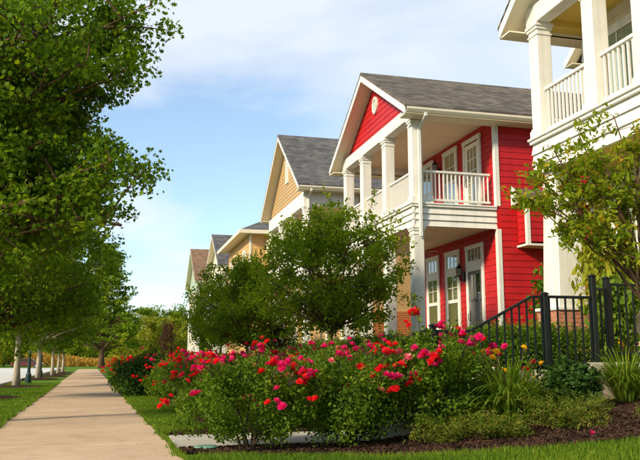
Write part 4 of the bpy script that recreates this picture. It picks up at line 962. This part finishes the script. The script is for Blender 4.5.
def bloom_mesh(seed, m, r=.05):
    rg = np.random.default_rng(seed); V = []; Fc = []; tv = []
    for ring, (cnt, lift, rad) in enumerate(((6,.25,1.0),(5,.65,.78),(4,1.05,.50))):
        for k in range(cnt):
            a = 2*pi*(k+.5*ring)/cnt+rg.normal(0,.12); ca, sa = cos(a), sin(a); b = len(V); wv = rad*.58
            def P(u, v, z): return (r*(ca*u-sa*v), r*(sa*u+ca*v), r*z)
            z1 = lift*.55; z2 = lift*.9+rg.normal(0,.08)
            V += [P(.05,0,0), P(rad*.55,-wv,z1), P(rad*.62,0,z1-.12), P(rad*.55,wv,z1), P(rad,-wv*.7,z2), P(rad*1.08,0,z2-.05), P(rad,wv*.7,z2)]
            Fc += [(b,b+1,b+2),(b,b+2,b+3),(b+1,b+4,b+5,b+2),(b+2,b+5,b+6,b+3)]; tv += [min(1,max(0,rg.normal(.5,.22)))]*4
    me = bpy.data.meshes.new('rose_bloom'); me.from_pydata(V, [], Fc); at = me.attributes.new('tint','FLOAT','FACE'); at.data.foreach_set('value', np.array(tv, np.float32)); me.materials.append(M[m]); return me
BL = {'r': [bloom_mesh(i, 'petal_red', .040+.005*i) for i in range(3)], 'p': [bloom_mesh(10+i, 'petal_pink', .040+.005*i) for i in range(3)], 'f': [bloom_mesh(20, 'petal_fade')]}
rose_v = [bush_mesh(70+i, .74, .70, .90, .13, 13500, .042, 'roseleaf', lump=.22, stems=12, shoots=34) for i in range(3)]
def rose(loc, v, s, rz, nb, mix, label, group, seed, bs=1.0, squash=1.0):
    T = thing('rose_bush', loc, label, 'rose bush', group, rz); T.scale = (s*squash, s, s)
    st_, fo_, ce = rose_v[v]
    for nm, me in (('stems', st_), ('foliage', fo_)):
        o = bpy.data.objects.new(nm, me); col.objects.link(o); o.parent = T
        if nm == 'foliage': o['kind'] = 'stuff'
    R_ = random.Random(seed); k = 0; tops = [c for c in ce if c.z > .62] + 2*[c for c in ce if c.z > .36 and c.xy.length > .38]; sk = MB()
    while k < nb:
        c = R_.choice(tops); d = Vector((c.x, c.y, max(.06, c.z-.40)*1.2)).normalized()
        p0 = c+d*R_.uniform(.20,.31)+Vector((R_.gauss(0,.05),R_.gauss(0,.05),R_.uniform(-.02,.08))); colr = R_.choice(mix)
        for q in range(R_.choice((1,1,1,2,2,3))):
            if k >= nb: break
            p = p0+Vector((R_.gauss(0,.05),R_.gauss(0,.05),R_.gauss(0,.03)))
            sk.tube([c, (c+p)*.5+Vector((0,0,.03)), p], [.004,.003,.0025], 4, cap=False)
            b = bpy.data.objects.new('rose_bloom', R_.choice(BL[colr])); col.objects.link(b); b.parent = T; b.location = p
            b.rotation_euler = (R_.uniform(-.7,.7), R_.uniform(-.7,.7), R_.uniform(0,6)); z = bs*R_.uniform(.7,1.25); b.scale = (z,z,z); k += 1
    so = bpy.data.objects.new('flower_stalks', sk.mesh('flower_stalks', 'stem')); col.objects.link(so); so.parent = T; so['kind'] = 'stuff'
    return T
Gr = 'rose bushes lining the walk and sidewalk'
rose(tz(1.50, 8.95), 0, 1.0, .3, 80, 'rrppp', 'rose bush before the pale front walk, its bare stems showing', 'roses along the front walk', 1)
rose(tz(2.72, 8.95), 1, 1.08, 1.2, 84, 'rpppf', 'rose bush on the front walk edge beside the foot of the iron handrail', 'roses along the front walk', 2)
rose(tz(3.72, 8.85), 2, 1.2, 2.2, 90, 'pppr', 'rose bush growing against the black stair railing', 'roses along the front walk', 3)
back = [(2.1,11.6,1,1.0),(3.3,11.5,2,1.08),(1.75,13.6,0,1.02),(2.9,13.5,1,1.1),(2.0,15.7,2,1.05),(3.4,15.6,0,1.05),(1.62,18.0,1,1.1),(2.6,18.3,0,1.1),(1.5,20.6,0,1.05),(2.3,21.4,2,1.1),(1.15,24.2,1,1.05),(2.0,25,0,1.1),(.95,28,2,1.1),(1.7,29.5,1,1.1),(.75,32.5,0,1.05),(.55,37,1,1.1),(1.3,34,2,1.1),(1.1,40,2,1.1),(.35,42,0,1.05)]
where = ['rose bush just past the front walk, nearest its junction with the sidewalk', 'rose bush across the front walk from the handrail foot', 'rose bush at the near end of the lawn strip', 'rose bush behind the handrail foot, second back from the walk',
    'rose bush halfway along the lawn strip', 'rose bush before the young tree of the red house', 'red rose bush at the lawn strip before the dark flowerless shrub', 'red rose bush behind the lawn strip under the young tree', 'red rose bush hugging the near side of the dark flowerless shrub', 'red rose bush behind the dark flowerless shrub']
for k, (x, y, v, s) in enumerate(back):
    rose(tz(x, y), v, s, k*1.7, 66 if y < 22 else 58, 'rpppf' if y < 13 else 'rrpp' if y < 16 else 'rrrp', where[k] if k < len(where) else 'red rose bush farther along the sidewalk past the dark flowerless shrub', 'roses along the sidewalk', 30+k, 1.0 if y < 20 else 1.15)
def shrub(name, label, cat, loc, meshes, rz=0, s=(1,1,1), group=None):
    T = thing(name, loc, label, cat, group, rz); T.scale = s
    for nm, me in zip(('stems','foliage'), meshes[:2]):
        o = bpy.data.objects.new(nm, me); col.objects.link(o); o.parent = T
        if nm == 'foliage': o['kind'] = 'stuff'
    return T
dk = bush_mesh(91, .95, .9, 1.05, .12, 9000, .075, 'darkleaf', lump=.30)
shrub('dark_shrub', 'flowerless dark green shrub at the sidewalk edge before the red roses', 'shrub', tz(.92, 22.6), dk)
ev = bush_mesh(92, .27, .27, .56, .10, 2600, .06, 'darkleaf', lump=.13, stems=6)
shrub('evergreen_shrub', 'small round dark evergreen shrub before the concrete wall', 'shrub', tz(5.25, 8.25), ev, 0, (1.15,1.15,1.05))
bx = bush_mesh(93, .62, .42, .62, .06, 7000, .045, 'boxleaf', lump=.24, stems=6)
Gh = 'clipped hedge behind the railing'
for k, (x, y, s) in enumerate(((5.75,10.9,1.0),(6.5,11.0,1.05),(7.15,10.9,.95),(6.0,11.9,1.0),(6.8,12.4,1.0),(5.4,12.3,.9))):
    shrub('hedge_shrub', ('boxwood shrub behind the upper stair railing','boxwood shrub before the brick pier of the cream house','boxwood shrub behind the tall corner posts of the railing','boxwood shrub second back from the stair railing','boxwood shrub touching the brick pier on its street side','boxwood shrub between the stair railing and the red house')[k], 'hedge', tz(x, y), bx, k*1.3, (s,s,s*1.05), Gh)
for k, (x, y, s) in enumerate(((5.6,16.2,1.1),(6.5,17.5,1.1),(6.6,20,1.1),(6.6,22.5,1.2),(6.5,25,1.2),(6.0,28,1.3),(5.6,21,1.0),(5.5,24,1.0))):
    shrub('hedge_shrub', 'leafy green foundation shrub before the red house porch', 'hedge', tz(x, y), bx, k*1.1, (s*1.2,s*1.2,s), 'shrubs below the red porch')
yl = bush_mesh(94, .8, .7, .8, .1, 5000, .06, 'yellowleaf', lump=.28)
shrub('yellow_shrub', 'low bright yellow-green shrub behind the roses under the young tree', 'shrub', tz(3.9, 19.6), yl, 0, (1.3,1.3,1.0))
for k, (x, y) in enumerate(((4.2, 10.95), (4.9, 11.1))):
    shrub('yellow_shrub', ('yellow-green shrub behind the stair landing posts','yellow-green shrub behind the sloping upper handrail')[k], 'shrub', tz(x, y), yl, k+1, (.75,.75,.6), 'yellow-green shrubs by the steps')
pu = bush_mesh(95, .7, .7, 1.9, .3, 2600, .08, 'purple', lump=.30, stems=12)
shrub('purple_shrub', 'airy dark purple-leaved shrub by the tan house', 'shrub', tz(5.4, 26.9), pu, 0, (1.1,1.1,.8)); shrub('purple_shrub', 'tall thin purple-leaved shrub past the farthest house', 'shrub', tz(3.6, 60), pu, 1, (.8,.8,1.9))
gp = bush_mesh(96, .42, .42, 1.3, .15, 1500, .16, 'lilyleaf', tpl=L_OVAL, lump=.26, stems=8)
shrub('leafy_plant', 'bright green broad-leaved plant behind the terrace railing posts', 'plant', tz(7.35, 10.2), gp, 0, (.72,.72,1.0))
yf = bush_mesh(97, .35, .35, 1.25, .55, 1300, .10, 'yellowleaf', lump=.24, stems=8)
shrub('yellow_flowering_plant', 'tall yellow flowering shrub at the corner of the cream house', 'plant', tz(7.95, 11.2), yf, 0, (1.1,1.1,1.75))
vn = bush_mesh(98, .4, .4, 2.0, .2, 2600, .10, 'boxleaf', lump=.3, stems=8)
shrub('porch_shrub', 'dark green tall shrub growing beside the tapered column', 'shrub', tz(8.15, 12.9), vn)
# daylily clumps: arching blades
def lily(seed, n, ln, lm='lilyleaf'):
    rg = np.random.default_rng(seed); V = []; Fc = []; tv = []
    for i in range(n):
        a = rg.uniform(0,2*pi); L_ = ln*rg.uniform(.6,1.15); out = rg.uniform(.2,1.15); r0_ = rg.uniform(0,.13); wv = rg.uniform(.007,.013); b = len(V); ca, sa = cos(a), sin(a); t_ = rg.beta(2,2.3)
        for k in range(7):
            u = k/6; r = r0_+L_*out*u**1.3*.85; z = L_*(1.25*u-(.35+.55*out)*u*u*1.05); ww_ = wv*(1-u**2.5)+.001
            V += [(ca*r-sa*ww_, sa*r+ca*ww_, z), (ca*r+sa*ww_, sa*r-ca*ww_, z)]
        for k in range(6): Fc.append((b+2*k,b+2*k+1,b+2*k+3,b+2*k+2)); tv.append(t_)
    me = bpy.data.meshes.new('blades'); me.from_pydata(V, [], Fc); at = me.attributes.new('tint','FLOAT','FACE'); at.data.foreach_set('value', np.array(tv, np.float32)); me.materials.append(M[lm]); return me
lilA, lilB = lily(1, 460, .82), lily(2, 460, .88)
lb = [bloom_mesh(40, 'petal_yellow', .055)]
def daylily(label, loc, me, blooms, seed, s=1.0):
    T = thing('daylily_clump', loc, label, 'daylily', None); T.scale = (s,s,s)
    o = bpy.data.objects.new('blades', me); col.objects.link(o); o.parent = T; o['kind'] = 'stuff'
    R_ = random.Random(seed)
    for (m_, n) in blooms:
        bm_ = bloom_mesh(seed, m_, .03)
        for k in range(n):
            a = R_.uniform(0,6.28); r = R_.uniform(.05,.38); z = R_.uniform(.5,.72)
            MB().tube([(.2*r*cos(a),.2*r*sin(a),0),(r*.7*cos(a),r*.7*sin(a),z*.6),(r*cos(a),r*sin(a),z)], .004, 4).build('flower_stalk', 'stem', None).parent = T
            b = bpy.data.objects.new('lily_bloom', bm_); col.objects.link(b); b.parent = T; b.location = (r*cos(a), r*sin(a), z); b.rotation_euler = (R_.uniform(-.8,.8),R_.uniform(-.8,.8),R_.uniform(0,6))
    return T
daylily('daylily clump with yellow and dark red flowers below the stair railing', tz(4.5, 8.35), lilA, (('petal_yellow',6),('petal_maroon',4)), 5, 1.3)
daylily('arching daylily clump before the longer retaining wall', tz(6.3, 8.6), lilB, (), 6, 1.0)
daylily('daylily clump with orange and dark red flowers on the terrace behind the fence', tz(7.15, 9.75), lilA, (('petal_yellow',6),('petal_maroon',6)), 7, .6)
daylily('daylily clump with yellow flowers on the steps side of the wall', tz(5.1, 9.0), lilB, (('petal_yellow',5),), 8, .75)
# junipers: low sprays
def juniper_mesh(seed, n_spray, R0):
    rg = np.random.default_rng(seed); C_ = []
    for i in range(n_spray):
        a = rg.uniform(0,2*pi); ln = R0*rg.uniform(.4,1.05); hz = rg.uniform(.08,.50)
        for k in range(60):
            u = rg.random()**.6; C_.append((ln*u*cos(a)+rg.normal(0,.03), ln*u*sin(a)+rg.normal(0,.03), hz*u**.8*(1.25-.35*u)+rg.normal(0,.025)+.02))
    C_ = np.array(C_); C_ = C_[C_[:,2] > 0]
    return leaf_mesh('foliage', C_, .055, [(-.13,-.5,0),(.13,-.5,0),(0,.5,.1)], [(0,1,2)], 'juniper', rg, up=.2, droop=-.8)
jn = [juniper_mesh(i, 58, .52) for i in (1, 2)]
js = MB().tube([(0,0,-.02),(.12,.05,.06),(.3,.1,.1)], [.015,.01,.005], 5).tube([(0,0,-.02),(-.1,.1,.06),(-.25,.2,.12)], [.015,.01,.005], 5).mesh('stems', 'stem')
for k, (x, y, s) in enumerate(((3.6,8.15,.82),(4.05,7.75,.85),(4.65,7.45,.92),(5.05,7.7,.75),(5.3,6.75,.5))):
    shrub('juniper', ('low olive juniper beside the rose bush at the railing','low olive juniper before the yellow daylily clump','low olive juniper before the round evergreen shrub','low juniper on the slender tree side of the bed','small juniper spray alone on the mulch beneath the slender tree')[k], 'juniper', tz(x, y), (js, jn[k % 2]), k*1.2, (s,s,s*.85), 'junipers on the mulch bed')

# ---------------------------------------------------------------- street furniture, far things
def bollard(x, y, label):
    g = ground(x, y); T = thing('lamp_bollard', (x, y, g), label, 'bollard', 'green bollards by the kerb')
    MB().lathe([(.17,0),(.17,.05),(.13,.08),(.12,.40),(.10,.46),(.075,.52),(.065,.9),(.06,1.25)], (x,y,g), 12).build('post', 'green_iron', T, smooth=False)
    MB().lathe([(.085,1.251),(.095,1.29),(.07,1.33),(.075,1.36),(.05,1.44),(.015,1.52)], (x,y,g), 12).build('finial', 'green_iron', T)
    for k in range(8): MB().tube([(x+.122*cos(k*pi/4),y+.122*sin(k*pi/4),g+.09),(x+.112*cos(k*pi/4),y+.112*sin(k*pi/4),g+.42)], .012, 4).build('flute', 'green_iron', T)
bollard(-3.85, 37.0, 'dark green fluted bollard beside the leaning maple'); bollard(-4.35, 48.0, 'dark green fluted bollard farther down the kerb')
# parked car across the road
cx, cy = -13.0, 122.0; g = ground(cx, cy)+.03
car = thing('parked_car', (cx, cy, g), 'dark red car parked at the far edge of the road', 'car')
prof = [(-2.2,.32),(2.2,.32),(2.25,.6),(2.1,.82),(1.2,.92),(.6,1.40),(-1.1,1.42),(-1.75,.98),(-2.2,.92)]
MB().prism([(cx+a, g+b) for a, b in prof], 'y', cy-.85, cy+.85).build('body', 'carpaint', car, bevel=.05)
MB().prism([(cx+a, g+b) for a, b in ((1.05,.95),(.55,1.34),(-1.0,1.35),(-1.5,1.0))], 'y', cy-.862, cy-.851).build('side_window', 'interior', car)
for sx in (-1.35, 1.35):
    for sy in (-.86, .86):
        wm = MB(); n = 16
        for r, nm, m_, t_ in ((.33,'wheel','tyre',.1),(.2,'rim','rim',.115)):
            q = MB(); pts = [(cx+sx+r*cos(2*pi*k/n), g+.33+r*sin(2*pi*k/n)) for k in range(n)]; q.prism(pts, 'y', cy+sy-t_, cy+sy+t_)
            if nm == 'wheel': wo_ = q.build(nm, m_, car)
            else: q.build(nm, m_, wo_)
for sx, m_ in ((2.2,'louver'),(-2.2,'petal_red')):
    for sy in (-.6,.6): MB().box(cx+sx-.06, cx+sx+.06, cy+sy-.16, cy+sy+.16, g+.66, g+.80).build('headlight' if sx > 0 else 'tail_light', m_, car)
# golden meadow before the wood
rg = np.random.default_rng(77); n = 5000
bxy = np.stack([rg.uniform(-17,9,n), 150+rg.uniform(0,14,n)],1)
C_ = np.stack([bxy[:,0], bxy[:,1], base(150)+rg.random(n)**.7*(2.0+.7*np.sin(bxy[:,0]*.35))],1)
me = leaf_mesh('golden_grass', C_, .8, [(-.12,-.5,0),(.12,-.5,0),(.05,.5,.1),(-.05,.5,.1)], [(0,1,2,3)], 'reed', rg, up=.1, droop=-1.5)
o = bpy.data.objects.new('golden_grass', me); col.objects.link(o); o['kind'] = 'stuff'; o['label'] = 'tall golden grass meadow before the wood'; o['category'] = 'grass'
# low hedge line closing the wood
n = 16000; C_ = np.stack([rg.uniform(-110,70,n), 205+rg.uniform(0,10,n), base(150)+rg.random(n)*8.5],1)
me = leaf_mesh('far_wood', C_, 1.5, L_SIMPLE[0], L_SIMPLE[1], 'farleaf', rg, up=.3)
o = bpy.data.objects.new('far_wood', me); col.objects.link(o); o['kind'] = 'stuff'; o['label'] = 'far green wood closing the view behind the meadow'; o['category'] = 'wood'
# half-buried irrigation lid by the walk and a fallen petal
lid = tag(MB().lathe([(.0,.0),(.14,.0),(.14,.03),(.12,.036),(.0,.036)][1:], (1.02, 9.0, ground(1.02,9.0)+.01), 18).build('irrigation_lid', 'teal', None), 'flat weathered green irrigation lid in the mulch by the walk', 'valve lid')
pb = bpy.data.objects.new('fallen_bloom', BL['p'][0]); col.objects.link(pb); pb.location = (4.6, 6.85, ground(4.6,6.85)+.04); pb.scale = (.6,.6,.6); pb.rotation_euler = (1.2,.3,0); tag(pb, 'single fallen pink bloom lying on the near lawn', 'flower')
